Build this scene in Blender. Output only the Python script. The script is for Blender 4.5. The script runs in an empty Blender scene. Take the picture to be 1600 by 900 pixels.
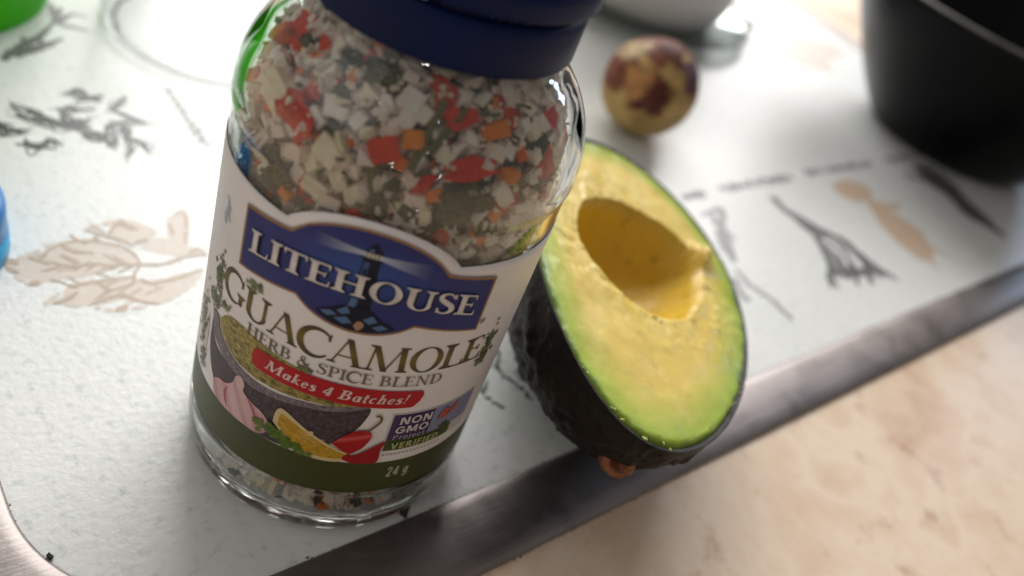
import bpy, bmesh, math, random
import numpy as np
from mathutils import Vector, Matrix, noise
from mathutils.geometry import tessellate_polygon

random.seed(7)
rng = np.random.default_rng(7)
SC = bpy.context.scene
COL = SC.collection
MM = 0.001
PI = math.pi

# ------------------------------------------------------------------ camera
CAM_C = np.array([-69.59, -85.566, 128.098])                 # mm
CAM_R = np.array([[0.76024, -0.56562, 0.31955], [-0.17567, -0.65255, -0.7371], [0.62544, 0.50424, -0.59546]])
CAM_F = 1315.0                                               # pixels of a 1600 wide picture
cam = bpy.data.cameras.new('camera')
cam_ob = bpy.data.objects.new('camera', cam)
COL.objects.link(cam_ob)
rx, dn, fw = CAM_R
cam_ob.matrix_world = Matrix(((rx[0], -dn[0], -fw[0], CAM_C[0]*MM), (rx[1], -dn[1], -fw[1], CAM_C[1]*MM),
                              (rx[2], -dn[2], -fw[2], CAM_C[2]*MM), (0, 0, 0, 1)))
cam.sensor_width = 36.0
cam.lens = 36.0*CAM_F/1600.0
cam.clip_start = 0.005
cam.clip_end = 50.0
cam.dof.use_dof = True
cam.dof.focus_distance = 0.128
cam.dof.aperture_fstop = 11.5
SC.camera = cam_ob

# ------------------------------------------------------------------ light
world = bpy.data.worlds.new('World')
SC.world = world
world.use_nodes = True
bg = world.node_tree.nodes['Background']
bg.inputs[0].default_value = (1.0, 0.93, 0.88, 1)
bg.inputs[1].default_value = 0.21

def area(name, loc, target, sx, sy, power, col):
    l = bpy.data.lights.new(name, 'AREA')
    l.shape = 'RECTANGLE'; l.size = sx; l.size_y = sy; l.energy = power; l.color = col
    o = bpy.data.objects.new(name, l)
    COL.objects.link(o)
    o.location = loc
    d = Vector(target)-Vector(loc)
    o.rotation_euler = d.to_track_quat('-Z', 'Y').to_euler()
    return o
area('window_light_back', (1.05, 1.15, 0.95), (0.15, 0.05, 0), 1.4, 1.1, 40, (1.0, 0.985, 0.97))
area('window_light_far', (0.28, 1.5, 0.85), (0.0, 0.05, 0), 1.0, 0.9, 5, (1.0, 0.985, 0.94))
area('bounce_fill_left', (-1.5, 0.15, 0.95), (0.0, 0.0, 0.04), 1.9, 1.5, 5, (1.0, 0.95, 0.90))  # added soft fill standing in for bounce from the left wall, no lamp there
area('window_light_right', (1.75, 0.10, 0.55), (0.2, 0.0, 0), 0.14, 0.18, 1.6, (0.55, 0.72, 1.0))

SC.view_settings.view_transform = 'Standard'
SC.view_settings.look = 'None'
SC.view_settings.exposure = 0.18
SC.view_settings.gamma = 1.0
SC.view_settings.use_curve_mapping = False
SC.render.engine = 'CYCLES'
SC.cycles.use_denoising = True
SC.cycles.max_bounces = 16
SC.cycles.transmission_bounces = 14
SC.cycles.transparent_max_bounces = 12
SC.cycles.glossy_bounces = 6
SC.cycles.diffuse_bounces = 5
SC.cycles.sample_clamp_indirect = 40.0

# ------------------------------------------------------------------ helpers
def un(x, y, z=0.0):
    """a photo pixel -> the point where its ray meets the level z (mm)"""
    v = CAM_R.T @ np.array([(x-800)/CAM_F, (y-450)/CAM_F, 1.0])
    t = (z-CAM_C[2])/v[2]
    return CAM_C+v*t

def ray(x, y):
    v = CAM_R.T @ np.array([(x-800)/CAM_F, (y-450)/CAM_F, 1.0])
    return v/np.linalg.norm(v)

def empty(name, loc=(0, 0, 0), label=None, cat=None, group=None):
    o = bpy.data.objects.new(name, None)
    o.empty_display_size = 0.01
    COL.objects.link(o)
    o.location = Vector(loc)*MM
    if label: o['label'] = label
    if cat: o['category'] = cat
    if group: o['group'] = group
    return o

def mesh(name, verts, faces, smooth=False):
    me = bpy.data.meshes.new(name)
    me.from_pydata([tuple(float(c)*MM for c in v) for v in verts], [], faces)
    if smooth:
        me.polygons.foreach_set('use_smooth', [True]*len(me.polygons))
    me.update()
    return me

def obj(name, me, mat=None, parent=None, label=None, cat=None, group=None, kind=None):
    """verts are world mm; a parent Empty only shifts, so undo its location"""
    o = bpy.data.objects.new(name, me)
    COL.objects.link(o)
    if mat: me.materials.append(mat) if not me.materials else None
    if parent:
        o.parent = parent
        p = parent; off = Vector((0, 0, 0))
        while p: off += p.location; p = p.parent
        o.location = -off
    if label: o['label'] = label
    if cat: o['category'] = cat
    if group: o['group'] = group
    if kind: o['kind'] = kind
    return o

class NT:
    def __init__(self, name):
        self.m = bpy.data.materials.new(name); self.m.use_nodes = True
        self.t = self.m.node_tree
        self.p = self.t.nodes['Principled BSDF']
    def n(self, typ, **kw):
        x = self.t.nodes.new(typ)
        for k, v in kw.items():
            if k in x.inputs: x.inputs[k].default_value = v
            else: setattr(x, k, v)
        return x
    def l(self, a, ao, b, bi): self.t.links.new(a.outputs[ao], b.inputs[bi])
    def set(self, **kw):
        for k, v in kw.items():
            k = k.replace('_', ' ')
            self.p.inputs[k].default_value = v
        return self
    def noise(self, scale, detail=4, rough=0.5, coord='Object', dist=0.0):
        tc = self.n('ShaderNodeTexCoord')
        no = self.n('ShaderNodeTexNoise', Scale=scale, Detail=detail, Roughness=rough, Distortion=dist)
        self.l(tc, coord, no, 'Vector')
        return no
    def ramp(self, src, out, stops):
        r = self.n('ShaderNodeValToRGB')
        e = r.color_ramp.elements
        while len(e) < len(stops): e.new(0.5)
        for k, (p, c) in enumerate(stops):
            e[k].position = p; e[k].color = (*c, 1)
        self.l(src, out, r, 'Fac')
        return r
    def bump(self, src, out, strength, dist):
        b = self.n('ShaderNodeBump', Strength=strength, Distance=dist)
        self.l(src, out, b, 'Height')
        self.l(b, 'Normal', self.p, 'Normal')
        return b

def plain(name, col, rough=0.5, var=0.12, scale=300, **kw):
    """a colour with a little uneven grain"""
    a = NT(name)
    no = a.noise(scale)
    lo = tuple(c*(1-var) for c in col); hi = tuple(min(1, c*(1+var)) for c in col)
    r = a.ramp(no, 'Fac', [(0.3, lo), (0.7, hi)])
    a.l(r, 'Color', a.p, 'Base Color')
    a.set(Roughness=rough, Specular_IOR_Level=0.35, **kw)
    return a.m

def lathe(profile, n=96, c=(0, 0), wob=None, closed=False):
    vs, fs = [], []
    m = len(profile)
    for i in range(n):
        a = 2*PI*i/n
        for j, (r, z) in enumerate(profile):
            dr = wob(a, j, r, z) if wob else 0
            vs.append((c[0]+(r+dr)*math.cos(a), c[1]+(r+dr)*math.sin(a), z))
    for i in range(n):
        k = (i+1) % n
        for j in range(m if closed else m-1):
            jj = (j+1) % m
            fs.append((i*m+j, k*m+j, k*m+jj, i*m+jj))
    return vs, fs

def smooth_prof(pts, sub=4):
    """Catmull-Rom through profile points"""
    P = [np.array(p, float) for p in pts]
    P = [2*P[0]-P[1]]+P+[2*P[-1]-P[-2]]
    out = []
    for i in range(1, len(P)-2):
        for s in range(sub):
            t = s/sub
            p0, p1, p2, p3 = P[i-1:i+3]
            out.append(tuple(0.5*((2*p1)+(-p0+p2)*t+(2*p0-5*p1+4*p2-p3)*t*t+(-p0+3*p1-3*p2+p3)*t**3)))
    out.append(tuple(P[-2]))
    return out

def fbm(x, y, z, o=4):
    return noise.fractal(Vector((x, y, z)), 0.9, 2.1, o)

# ------------------------------------------------------------------ countertop (setting)
def counter_mat():
    a = NT('beige marbled laminate')
    n1 = a.noise(22, 7, 0.62, dist=0.25)
    n2 = a.noise(75, 5, 0.62, dist=0.2)
    r1 = a.ramp(n1, 'Fac', [(0.30, (0.50, 0.31, 0.19)), (0.42, (0.68, 0.49, 0.335)), (0.55, (0.77, 0.62, 0.47)), (0.66, (0.66, 0.47, 0.31)), (0.76, (0.54, 0.34, 0.20))])
    r2 = a.ramp(n2, 'Fac', [(0.28, (0.42, 0.22, 0.12)), (0.42, (1, 1, 1)), (1.0, (1, 1, 1))])
    mx = a.n('ShaderNodeMixRGB', blend_type='MULTIPLY', Fac=0.55)
    a.l(r1, 'Color', mx, 'Color1'); a.l(r2, 'Color', mx, 'Color2')
    a.l(mx, 'Color', a.p, 'Base Color')
    n3 = a.noise(900, 3)
    a.bump(n3, 'Fac', 0.15, 0.0003)
    a.set(Roughness=0.42)
    return a.m
ct = mesh('countertop', [(-900, -700, -0.9), (1300, -700, -0.9), (1300, 900, -0.9), (-900, 900, -0.9)], [(0, 1, 2, 3)])
obj('countertop', ct, counter_mat(), kind='structure', label='beige marbled laminate countertop around the cutting board')

# ------------------------------------------------------------------ cutting board
BX0, BX1, BY0, BY1, BR = -53.4, 425.0, -25.4, 365.0, 28.0
def rrect(d, n=24):
    """the board's inner outline moved outwards by d"""
    out = []
    for cx, cy, a0 in ((BX1-BR, BY0+BR, -PI/2), (BX1-BR, BY1-BR, 0), (BX0+BR, BY1-BR, PI/2), (BX0+BR, BY0+BR, PI)):
        for i in range(n+1):
            a = a0+PI/2*i/n
            out.append((cx+(BR+d)*math.cos(a), cy+(BR+d)*math.sin(a)))
    return out
board = empty('cutting_board', (186, 170, -0.9), 'white glass cutting board with printed herbs and steel rim set in countertop', 'cutting board')
def board_mat():
    a = NT('white textured glass')
    n1 = a.noise(420, 5, 0.6)
    n2 = a.noise(34, 3, 0.5)
    r = a.ramp(n1, 'Fac', [(0.30, (0.60, 0.62, 0.60)), (0.44, (0.765, 0.775, 0.76)), (0.7, (0.80, 0.805, 0.79))])
    r2 = a.ramp(n2, 'Fac', [(0.3, (0.95, 0.96, 0.95)), (0.7, (1, 1, 1))])
    mx = a.n('ShaderNodeMixRGB', blend_type='MULTIPLY', Fac=1.0)
    a.l(r, 'Color', mx, 'Color1'); a.l(r2, 'Color', mx, 'Color2')
    a.l(mx, 'Color', a.p, 'Base Color')
    n3 = a.noise(700, 4, 0.55)
    a.bump(n3, 'Fac', 0.22, 0.0005)
    a.set(Roughness=0.36)
    return a.m
pts = rrect(0.5)
N = len(pts)
vs = [(x, y, 0.0) for x, y in pts]+[(x, y, -0.85) for x, y in pts]
fs = [tuple(range(N))]+[(i, N+i, N+(i+1) % N, (i+1) % N) for i in range(N)]
obj('glass_surface', mesh('glass_surface', vs, fs), board_mat(), board)

def steel_mat():
    a = NT('worn brushed steel')
    n1 = a.noise(55, 6, 0.65, dist=0.6)
    n2 = a.noise(500, 4, 0.6)
    r = a.ramp(n1, 'Fac', [(0.3, (0.18, 0.157, 0.150)), (0.5, (0.27, 0.240, 0.230)), (0.75, (0.33, 0.298, 0.286))])
    a.l(r, 'Color', a.p, 'Base Color')
    rr = a.ramp(n1, 'Fac', [(0.3, (0.42,)*3), (0.7, (0.56,)*3)])
    a.l(rr, 'Color', a.p, 'Roughness')
    tc = a.n('ShaderNodeTexCoord'); mp = a.n('ShaderNodeMapping'); mp.inputs['Scale'].default_value = (60, 1400, 60); mp.inputs['Rotation'].default_value = (0, 0, 0.05)
    n4 = a.n('ShaderNodeTexNoise', Scale=1.0, Detail=4); a.l(tc, 'Object', mp, 'Vector'); a.l(mp, 'Vector', n4, 'Vector')
    ad = a.n('ShaderNodeMath', operation='ADD'); a.l(n2, 'Fac', ad, 0); a.l(n4, 'Fac', ad, 1)
    a.bump(ad, 'Value', 0.16, 0.0003)
    a.set(Metallic=1.0)
    return a.m
prof = [(-0.2, -0.5), (-0.2, 0.35), (0.4, 0.7), (2.5, 0.95), (7.0, 1.15), (11.0, 1.0), (13.6, 0.55), (14.6, -0.1), (14.8, -0.95)]
rings = [rrect(d) for d, z in prof]
vs = [(x, y, prof[k][1]) for k, rg in enumerate(rings) for x, y in rg]
fs = [(k*N+i, (k+1)*N+i, (k+1)*N+(i+1) % N, k*N+(i+1) % N) for k in range(len(prof)-1) for i in range(N)]
obj('steel_rim', mesh('steel_rim', vs, fs, True), steel_mat(), board)

# old grime in the joint between glass and rim
gv, gf = [], []
def blob(gv, gf, x, y, z, s, flat=0.35):
    k = len(gv)
    a0 = random.random()*6
    for i in range(6):
        a = a0+i*PI/3; r = s*random.uniform(0.5, 1.2)
        gv.append((x+r*math.cos(a), y+r*math.sin(a), z))
    gv.append((x, y, z+s*flat))
    for i in range(6): gf.append((k+i, k+(i+1) % 6, k+6))
path = rrect(-0.35, 60)
seg = [(Vector(path[i]), Vector(path[(i+1) % len(path)])) for i in range(len(path))]
for A, B in seg:
    L = (B-A).length
    for q in range(max(1, int(L*1.6))):
        p = A.lerp(B, random.random())
        if p.y > 60 or noise.noise(Vector((p.x*.12, p.y*.12, 3))) < -0.12: continue
        blob(gv, gf, p.x+random.gauss(0, .12), p.y+random.gauss(0, .12), 0.0, random.choice((.07, .1, .14, .22)))
obj('grime', mesh('grime', gv, gf), plain('rusty grime', (0.17, 0.11, 0.075), 0.9, 0.5, 2000), board, kind='stuff')
# the same along the rim's outer foot
gv, gf = [], []
path = rrect(14.9, 60)
for i in range(len(path)):
    A, B = Vector(path[i]), Vector(path[(i+1) % len(path)])
    for q in range(max(1, int((B-A).length*2.2))):
        p = A.lerp(B, random.random())
        if p.y > 60: continue
        blob(gv, gf, p.x+random.gauss(0, .1), p.y+random.gauss(0, .14), -0.9, random.choice((.08, .12, .2)))
obj('grime', mesh('grime', gv, gf), bpy.data.materials['rusty grime'], board, kind='stuff')

# ---- printed herbs on the glass: thin ink shapes
def catmull(pts, step):
    P = [np.array(p, float) for p in pts]
    if len(P) == 2:
        n = max(2, int(np.linalg.norm(P[1]-P[0])/step)+1)
        return [P[0]+(P[1]-P[0])*t for t in np.linspace(0, 1, n)]
    Q = [2*P[0]-P[1]]+P+[2*P[-1]-P[-2]]
    out = []
    for i in range(1, len(Q)-2):
        p0, p1, p2, p3 = Q[i-1:i+3]
        n = max(2, int(np.linalg.norm(p2-p1)/step)+1)
        for t in np.linspace(0, 1, n, endpoint=False):
            out.append(0.5*((2*p1)+(-p0+p2)*t+(2*p0-5*p1+4*p2-p3)*t*t+(-p0+3*p1-3*p2+p3)*t**3))
    out.append(P[-1])
    return out

class Ink:
    """flat ink on the board, made of ribbons and filled outlines; each piece 5 micron above the last"""
    def __init__(self): self.v, self.f, self.z = [], [], 0.03
    def ribbon(self, pts, w, taper=True, rough=0.25, step=0.6):
        P = catmull(pts, step); n = len(P); k = len(self.v)
        for i, p in enumerate(P):
            t = P[min(i+1, n-1)]-P[max(i-1, 0)]; L = np.hypot(t[0], t[1])+1e-9
            nx, ny = -t[1]/L, t[0]/L
            s = i/(n-1)
            ww = w*0.5*((0.35+0.65*math.sin(PI*min(1, max(0, s*0.9+0.08)))) if taper else 1)*(1+rough*random.uniform(-1, 1))
            self.v += [(p[0]+nx*ww, p[1]+ny*ww, self.z), (p[0]-nx*ww, p[1]-ny*ww, self.z)]
        self.f += [(k+2*i, k+2*i+1, k+2*i+3, k+2*i+2) for i in range(n-1)]
        self.z += 0.0003
    def fill(self, pts, jag=0.0, step=0.8):
        P = catmull(list(pts)+[pts[0]], step)[:-1]
        P = [(p[0]+random.gauss(0, jag), p[1]+random.gauss(0, jag)) for p in P]
        k = len(self.v)
        tri = tessellate_polygon([[Vector((x, y, 0)) for x, y in P]])
        self.v += [(x, y, self.z) for x, y in P]
        for t in tri:
            a, b, c = [P[i] for i in t]
            if (b[0]-a[0])*(c[1]-a[1])-(b[1]-a[1])*(c[0]-a[0]) < 0: t = t[::-1]
            self.f.append(tuple(k+i for i in t))
        self.z += 0.0003
    def build(self, name, mat): return obj(name, mesh(name, self.v, self.f), mat, board)

def ink_mat(name, col, hole=0.42, scale=900):
    """ink that lets some of the white show through in specks"""
    a = NT(name)
    no = a.noise(scale, 4, 0.6)
    r = a.ramp(no, 'Fac', [(hole-0.06, (0.70, 0.70, 0.69)), (hole+0.10, col)])
    a.l(r, 'Color', a.p, 'Base Color')
    a.set(Roughness=0.4)
    return a.m
INK_D = ink_mat('dark ink', (0.045, 0.05, 0.045), 0.25)
INK_G = ink_mat('grey ink', (0.13, 0.13, 0.13), 0.28)
INK_L = ink_mat('light grey ink', (0.24, 0.24, 0.24), 0.30)
INK_T = ink_mat('tan ink', (0.46, 0.35, 0.255), 0.30)
INK_TL = ink_mat('pale tan ink', (0.62, 0.535, 0.455), 0.34)
INK_O = ink_mat('orange tan ink', (0.62, 0.47, 0.345), 0.28)

def tr(zx, zy, s, ox, oy): return un(ox+zx/s, oy+zy/s)[:2]
def T3(l): return [tr(x, y, 3.462, 0, 0) for x, y in l]
def T5(l): return [tr(x, y, 4.09, 0, 300) for x, y in l]
def T6(l): return [tr(x, y, 3.0, 1080, 220) for x, y in l]
def T7(l): return [tr(x, y, 4.09, 680, 480) for x, y in l]

k = Ink()
for l, w in (([(50, 570), (170, 610), (260, 650), (340, 690), (430, 680), (480, 690)], 1.7), ([(80, 620), (180, 650), (260, 670), (330, 690)], 1.2),
             ([(310, 600), (380, 590), (520, 600)], 1.3), ([(330, 610), (350, 650), (430, 660), (490, 650)], 1.6), ([(360, 660), (420, 672), (470, 690)], 2.6),
             ([(350, 510), (430, 490), (480, 530), (560, 520)], 1.6), ([(430, 540), (480, 535), (540, 525)], 2.6), ([(600, 600), (640, 560), (680, 520)], 1.0),
             ([(600, 600), (700, 640), (790, 670)], 1.2), ([(450, 710), (520, 745), (570, 730), (590, 680), (700, 665), (790, 668)], 1.2), ([(450, 715), (500, 738), (560, 745)], 2.2),
             ([(690, 690), (680, 740), (710, 800), (690, 860)], 1.2), ([(660, 720), (690, 700), (690, 740)], 2.4), ([(700, 740), (760, 780), (800, 825)], 1.3),
             ([(0, 680), (60, 710), (130, 700)], 2.0), ([(60, 700), (0, 740)], 0.9), ([(150, 770), (210, 800), (270, 760), (340, 790)], 1.4), ([(150, 775), (200, 795), (240, 785)], 2.6),
             ([(560, 730), (600, 790), (620, 750)], 1.1), ([(-60, 640), (0, 680)], 1.4)):
    k.ribbon(T3(l), w*.85)
    for q in range(5): k.ribbon([(p[0]+random.gauss(0, 1.1), p[1]+random.gauss(0, 1.1)) for p in T3(l)], w*.38)
k.build('herb_print', INK_D)
k = Ink()
for l, w in (([(20, 330), (60, 280), (150, 280), (230, 250), (340, 210)], 2.2), ([(270, 20), (290, 70), (310, 120), (380, 80), (470, 90)], 1.6), ([(300, 130), (400, 150), (480, 170)], 1.3),
             ([(30, 320), (110, 250), (210, 200), (290, 120)], 1.8), ([(200, 200), (250, 250), (300, 230)], 1.5), ([(60, 300), (130, 300)], 1.8), ([(330, 40), (310, 100), (360, 150)], 1.4), ([(120, 200), (160, 270)], 1.4)):
    k.ribbon(T3(l), w*1.4)
k.build('herb_print', INK_G)
# the printed word beside it is too blurred to read: a row of letter-like strokes
def word(p0, p1, n, h, mat, sl=0.25):
    k = Ink(); p0 = np.array(p0); p1 = np.array(p1); d = (p1-p0); L = np.hypot(*d); d = d/L; nn = np.array([-d[1], d[0]])
    x = 0.0
    for i in range(n):
        c = p0+d*L*(i+0.5)/n; hh = h*random.choice((0.62, 0.62, 0.7, 1.0)); w = L/n*0.36
        k.ribbon([c-d*w+nn*hh*(-.5), c-d*w+d*sl*h+nn*hh*.5], h*.24, False)
        if random.random() < .8: k.ribbon([c-d*w+nn*hh*.1, c+nn*hh*.42+d*sl*h*.5, c+d*w+nn*hh*(.1)], h*.2, False, step=.3)
        if random.random() < .8: k.ribbon([c+d*w+nn*hh*.2, c+d*w*.9-nn*hh*.45], h*.24, False)
    k.build('printed_word', mat)
a, b = T3([(895, 470), (1120, 800)])
word(a, b, 9, 3.4, INK_D)
k = Ink()
k.fill(T5([(540, 245), (680, 280), (760, 182), (900, 200), (1000, 255), (960, 300), (870, 330), (740, 290), (640, 275)]), .08)
k.fill(T5([(1060, 180), (1110, 140), (1170, 110), (1210, 180), (1200, 370), (1160, 370), (1090, 330)]), .1)
k.fill(T5([(10, 470), (60, 430), (120, 430), (180, 400), (250, 400), (300, 370), (380, 320), (560, 310), (750, 350), (850, 400), (890, 470), (700, 480), (600, 520), (400, 550), (250, 590), (180, 600), (190, 560), (100, 525), (60, 520)]), .12)
k.fill(T5([(290, 715), (380, 690), (440, 600), (600, 570), (850, 550), (1000, 560), (1290, 490), (1270, 560), (1180, 640), (1100, 690), (1000, 720), (880, 700), (740, 765), (760, 730), (820, 680), (650, 720), (560, 725), (400, 720)]), .12)
k.fill(T5([(880, 360), (1000, 290), (1180, 340), (1300, 395), (1200, 420), (1050, 400)]), .1)
for q in range(130):       # broken, jagged lobes round the leaf's edge
    c0 = random.choice(([(10, 470), (190, 400), (380, 320), (560, 310), (750, 350)], [(60, 520), (190, 590), (400, 550), (600, 520), (700, 480)], [(290, 715), (440, 600), (600, 570), (850, 550)], [(400, 720), (560, 725), (740, 765), (1000, 720), (1250, 590)], [(540, 245), (760, 182), (1000, 255)]))
    i = random.randrange(len(c0)-1); t = random.random()
    x = c0[i][0]+(c0[i+1][0]-c0[i][0])*t; y = c0[i][1]+(c0[i+1][1]-c0[i][1])*t; d = random.uniform(12, 30); an = random.uniform(0, 6.3)
    k.fill(T5([(x+d*math.cos(an), y+.6*d*math.sin(an)), (x+d*math.cos(an+1.6), y+.6*d*math.sin(an+1.6)), (x+1.3*d*math.cos(an+3), y+.7*d*math.sin(an+3)), (x+d*math.cos(an+4.6), y+.6*d*math.sin(an+4.6))]), .05)
k.build('leaf_print', INK_TL)
k = Ink()
k.z = .08
for q in range(46):        # fine side veins and stippled edges
    c0 = random.choice(([(560, 450), (900, 465)], [(390, 330), (750, 340)], [(440, 605), (860, 540)], [(660, 640), (1100, 600)], [(200, 480), (560, 450)], [(640, 270), (900, 240)]))
    t = random.random(); x = c0[0][0]+(c0[1][0]-c0[0][0])*t; y = c0[0][1]+(c0[1][1]-c0[0][1])*t; sg = random.choice((-1, 1))
    k.ribbon(T5([(x, y), (x-40, y+sg*22), (x-90-random.random()*40, y+sg*(40+random.random()*25))]), .45)
for l, w in (([(1330, 405), (1200, 410), (1050, 460), (900, 465), (700, 470), (560, 450)], .8), ([(900, 460), (850, 390), (750, 340), (550, 312), (390, 330)], .75), ([(860, 350), (800, 320), (680, 285), (540, 245)], .8),
             ([(690, 275), (750, 200), (800, 182)], .8), ([(900, 465), (860, 520), (840, 590), (660, 640)], .7), ([(860, 540), (700, 560), (440, 605)], .7), ([(1290, 495), (1100, 560), (920, 590)], .7),
             ([(10, 470), (60, 440), (120, 460)], 1.5), ([(40, 480), (120, 520)], 1.0), ([(180, 420), (260, 420), (300, 380)], 1.2), ([(190, 590), (260, 580)], 1.4), ([(390, 340), (480, 380), (600, 390)], 1.0),
             ([(440, 600), (500, 605)], 1.2), ([(340, 712), (420, 690), (500, 640)], 1.0), ([(580, 720), (660, 690), (780, 660), (900, 700), (1020, 715)], .9), ([(740, 755), (820, 730)], 1.1),
             ([(1110, 150), (1170, 130), (1190, 200), (1180, 340)], .7), ([(1080, 200), (1110, 280)], .8), ([(860, 330), (950, 300)], 1.1), ([(300, 440), (420, 470), (600, 470)], .7), ([(1200, 410), (1250, 370), (1320, 390)], .9)):
    k.ribbon(T5(l), w*1.1)
k.build('leaf_print', INK_T)
k = Ink()
for l, w in (([(50, 350), (140, 322), (150, 400), (210, 470)], 2.5), ([(90, 340), (150, 430), (200, 570)], 4.2), ([(130, 420), (160, 500), (210, 560)], 4.0), ([(120, 470), (190, 480)], 3)):
    k.ribbon(T6(l), w, rough=.5)
l = catmull(T6([(215, 610), (300, 690), (380, 750), (460, 828)]), 1.6)
for p in l:
    for q in range(3):
        c = p+rng.normal(0, .7, 2); a = random.random()*6
        k.fill([c+np.array([math.cos(a+t), math.sin(a+t)])*(.95 if j % 2 else .6) for j, t in enumerate(np.linspace(0, 5.2, 6))], 0, .6)
k.ribbon(T6([(200, 640), (250, 740), (275, 735)]), 2.2, rough=.5)
k.build('herb_print', INK_L)
k = Ink()
for l, w in (([(380, 260), (450, 330), (540, 400), (620, 460)], 2.0), ([(450, 320), (520, 360), (640, 430)], 1.3), ([(470, 350), (560, 430)], 1.2), ([(540, 400), (640, 430), (760, 510), (850, 580), (960, 655)], 2.1), ([(590, 450), (650, 570), (660, 685)], 2.0), ([(600, 440), (700, 500), (760, 600), (780, 680)], 1.8),
             ([(640, 480), (690, 560), (720, 650)], 1.3), ([(560, 420), (640, 540), (690, 640)], 2.0), ([(700, 470), (800, 560), (850, 675)], 1.6), ([(650, 600), (720, 625), (800, 610), (880, 620)], 2.2), ([(600, 430), (720, 470), (800, 550)], 2.6),
             ([(700, 620), (740, 600), (770, 640)], 2.6), ([(820, 580), (900, 640)], 1.4), ([(670, 600), (650, 640), (665, 690)], 1.4)):
    k.ribbon(T6(l), w*1.15)
    for q in range(3): k.ribbon([(p[0]+random.gauss(0, 1.3), p[1]+random.gauss(0, 1.1)) for p in T6(l)], w*.6)
k.build('fennel_print', INK_G)
k = Ink()
c = T6([(760, 235)])[0]
k.fill([c+np.array([math.cos(t)*11.5, math.sin(t)*7.2]) for t in np.linspace(0, 2*PI, 14, endpoint=False)], .3)
k.fill(T6([(800, 262), (850, 275), (900, 292), (985, 300), (960, 325), (930, 330), (1000, 370), (1080, 430), (1120, 490), (1220, 545), (1130, 522), (1155, 600), (1120, 570), (1060, 550), (960, 470), (880, 380), (830, 300)]), .2)
k.build('root_print', INK_O)
k = Ink()
k.fill(T6([(1030, 110), (1120, 130), (1230, 200), (1300, 280), (1370, 340), (1480, 458), (1380, 400), (1280, 345), (1200, 260), (1100, 190)]), .5)
k.ribbon(T6([(1060, 90), (1180, 150), (1260, 190)]), 3, rough=.5); k.ribbon(T6([(1100, 190), (1000, 160)]), 3, rough=.5)
k.build('herb_print', INK_G)
for p0, p1, n in (((-40, 268), (62, 246), 5), ((130, 228), (470, 172), 13), ((535, 152), (855, 106), 12), ((915, 92), (1120, 60), 8)):
    a, b = T6([p0, p1])
    word(a, b, n, 5.0, INK_D)
k = Ink()
for l in ([(280, 500), (340, 580), (430, 645)], [(400, 270), (405, 350), (430, 445)], [(350, 365), (400, 400)], [(430, 440), (520, 490), (610, 585)], [(520, 415), (560, 470)], [(330, 480), (310, 540)]):
    for p in catmull(T7(l), .8):
        c = p+rng.normal(0, .25, 2); a = random.random()*6
        k.fill([c+np.array([math.cos(a+t), math.sin(a+t)])*(.62 if j % 2 else .35) for j, t in enumerate(np.linspace(0, 5.2, 6))], 0, .6)
k.build('herb_print', INK_D)
k = Ink()
k.fill([un(x, y)[:2] for x, y in ((1215, 85), (1245, 62), (1290, 66), (1318, 84), (1295, 95), (1300, 112), (1265, 106), (1240, 98))], .6)
k.build('leaf_print', INK_TL)

# ------------------------------------------------------------------ glass jar
jar = empty('spice_jar', (0, 0, 0), 'clear glass spice jar with navy cap and guacamole seasoning label on cutting board', 'jar')
def glass_mat(name, tint=(0.975, 0.995, 0.985), ior=1.5, rough=0.0):
    a = NT(name)
    a.set(Base_Color=(*tint, 1), Roughness=rough, IOR=ior, Transmission_Weight=1.0)
    return a.m
GLASS = glass_mat('jar glass')
outer = [(0.0, 1.6), (12, 1.5), (18, 1.1), (20.4, 0.25), (21.6, 0.0), (22.8, 0.35), (24.0, 1.5), (24.75, 3.2), (25.05, 5.4), (25.15, 9.0), (25.1, 11.2), (24.92, 12.1), (24.80, 12.9)]
outer = smooth_prof(outer, 3)+[(24.80, 20), (24.80, 30), (24.80, 40), (24.80, 50), (24.80, 60), (24.80, 67.0)]
outer += smooth_prof([(24.80, 67.5), (24.95, 68.3), (25.15, 69.2), (25.05, 71.5), (24.5, 74.5), (23.4, 77.6), (21.6, 80.5), (19.6, 82.7), (17.9, 84.2), (17.0, 85.6), (16.8, 88), (16.8, 100)], 4)
inner = smooth_prof([(15.4, 100), (15.4, 88), (15.8, 85.2), (17.4, 83.2), (19.3, 81.2), (21.1, 78.8), (22.5, 75.6), (23.4, 71.6), (23.5, 67), (23.5, 50), (23.5, 30), (23.5, 14), (23.5, 8), (23.2, 5.2), (22.3, 3.7), (20.0, 2.9), (16, 2.9), (0, 3.1)], 4)
def jwob(a, j, r, z):
    if 0.2 < z < 1.2 and r > 19.5 and j < 40: return 0.10*noise.noise(Vector((a*22, z*2, 1)))
    if z > 66 or (1 < z < 13): return 0.07*noise.noise(Vector((math.cos(a)*1.7, math.sin(a)*1.7, z*.06)))
    return 0
v, f = lathe(outer+inner, 160, wob=jwob)
me = mesh('glass_body', v, [q[::-1] for q in f], True)
bm = bmesh.new(); bm.from_mesh(me); bmesh.ops.remove_doubles(bm, verts=bm.verts, dist=1e-6); bmesh.ops.recalc_face_normals(bm, faces=bm.faces); bm.to_mesh(me); bm.free()
obj('glass_body', me, GLASS, jar)
CAPM = plain('navy plastic', (0.001, 0.009, 0.056), 0.45, 0.15, 120)
CAPM.node_tree.nodes['Principled BSDF'].inputs['Specular IOR Level'].default_value = 0.15
cp = [(17.3, 93.6), (18.7, 93.6), (19.2, 94.2)]
for z in (97.0, 99.6, 102.2):
    cp += [(19.1, z-.9), (19.1, z-.25), (18.75, z), (18.75, z+.35), (19.1, z+.6)]
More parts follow.
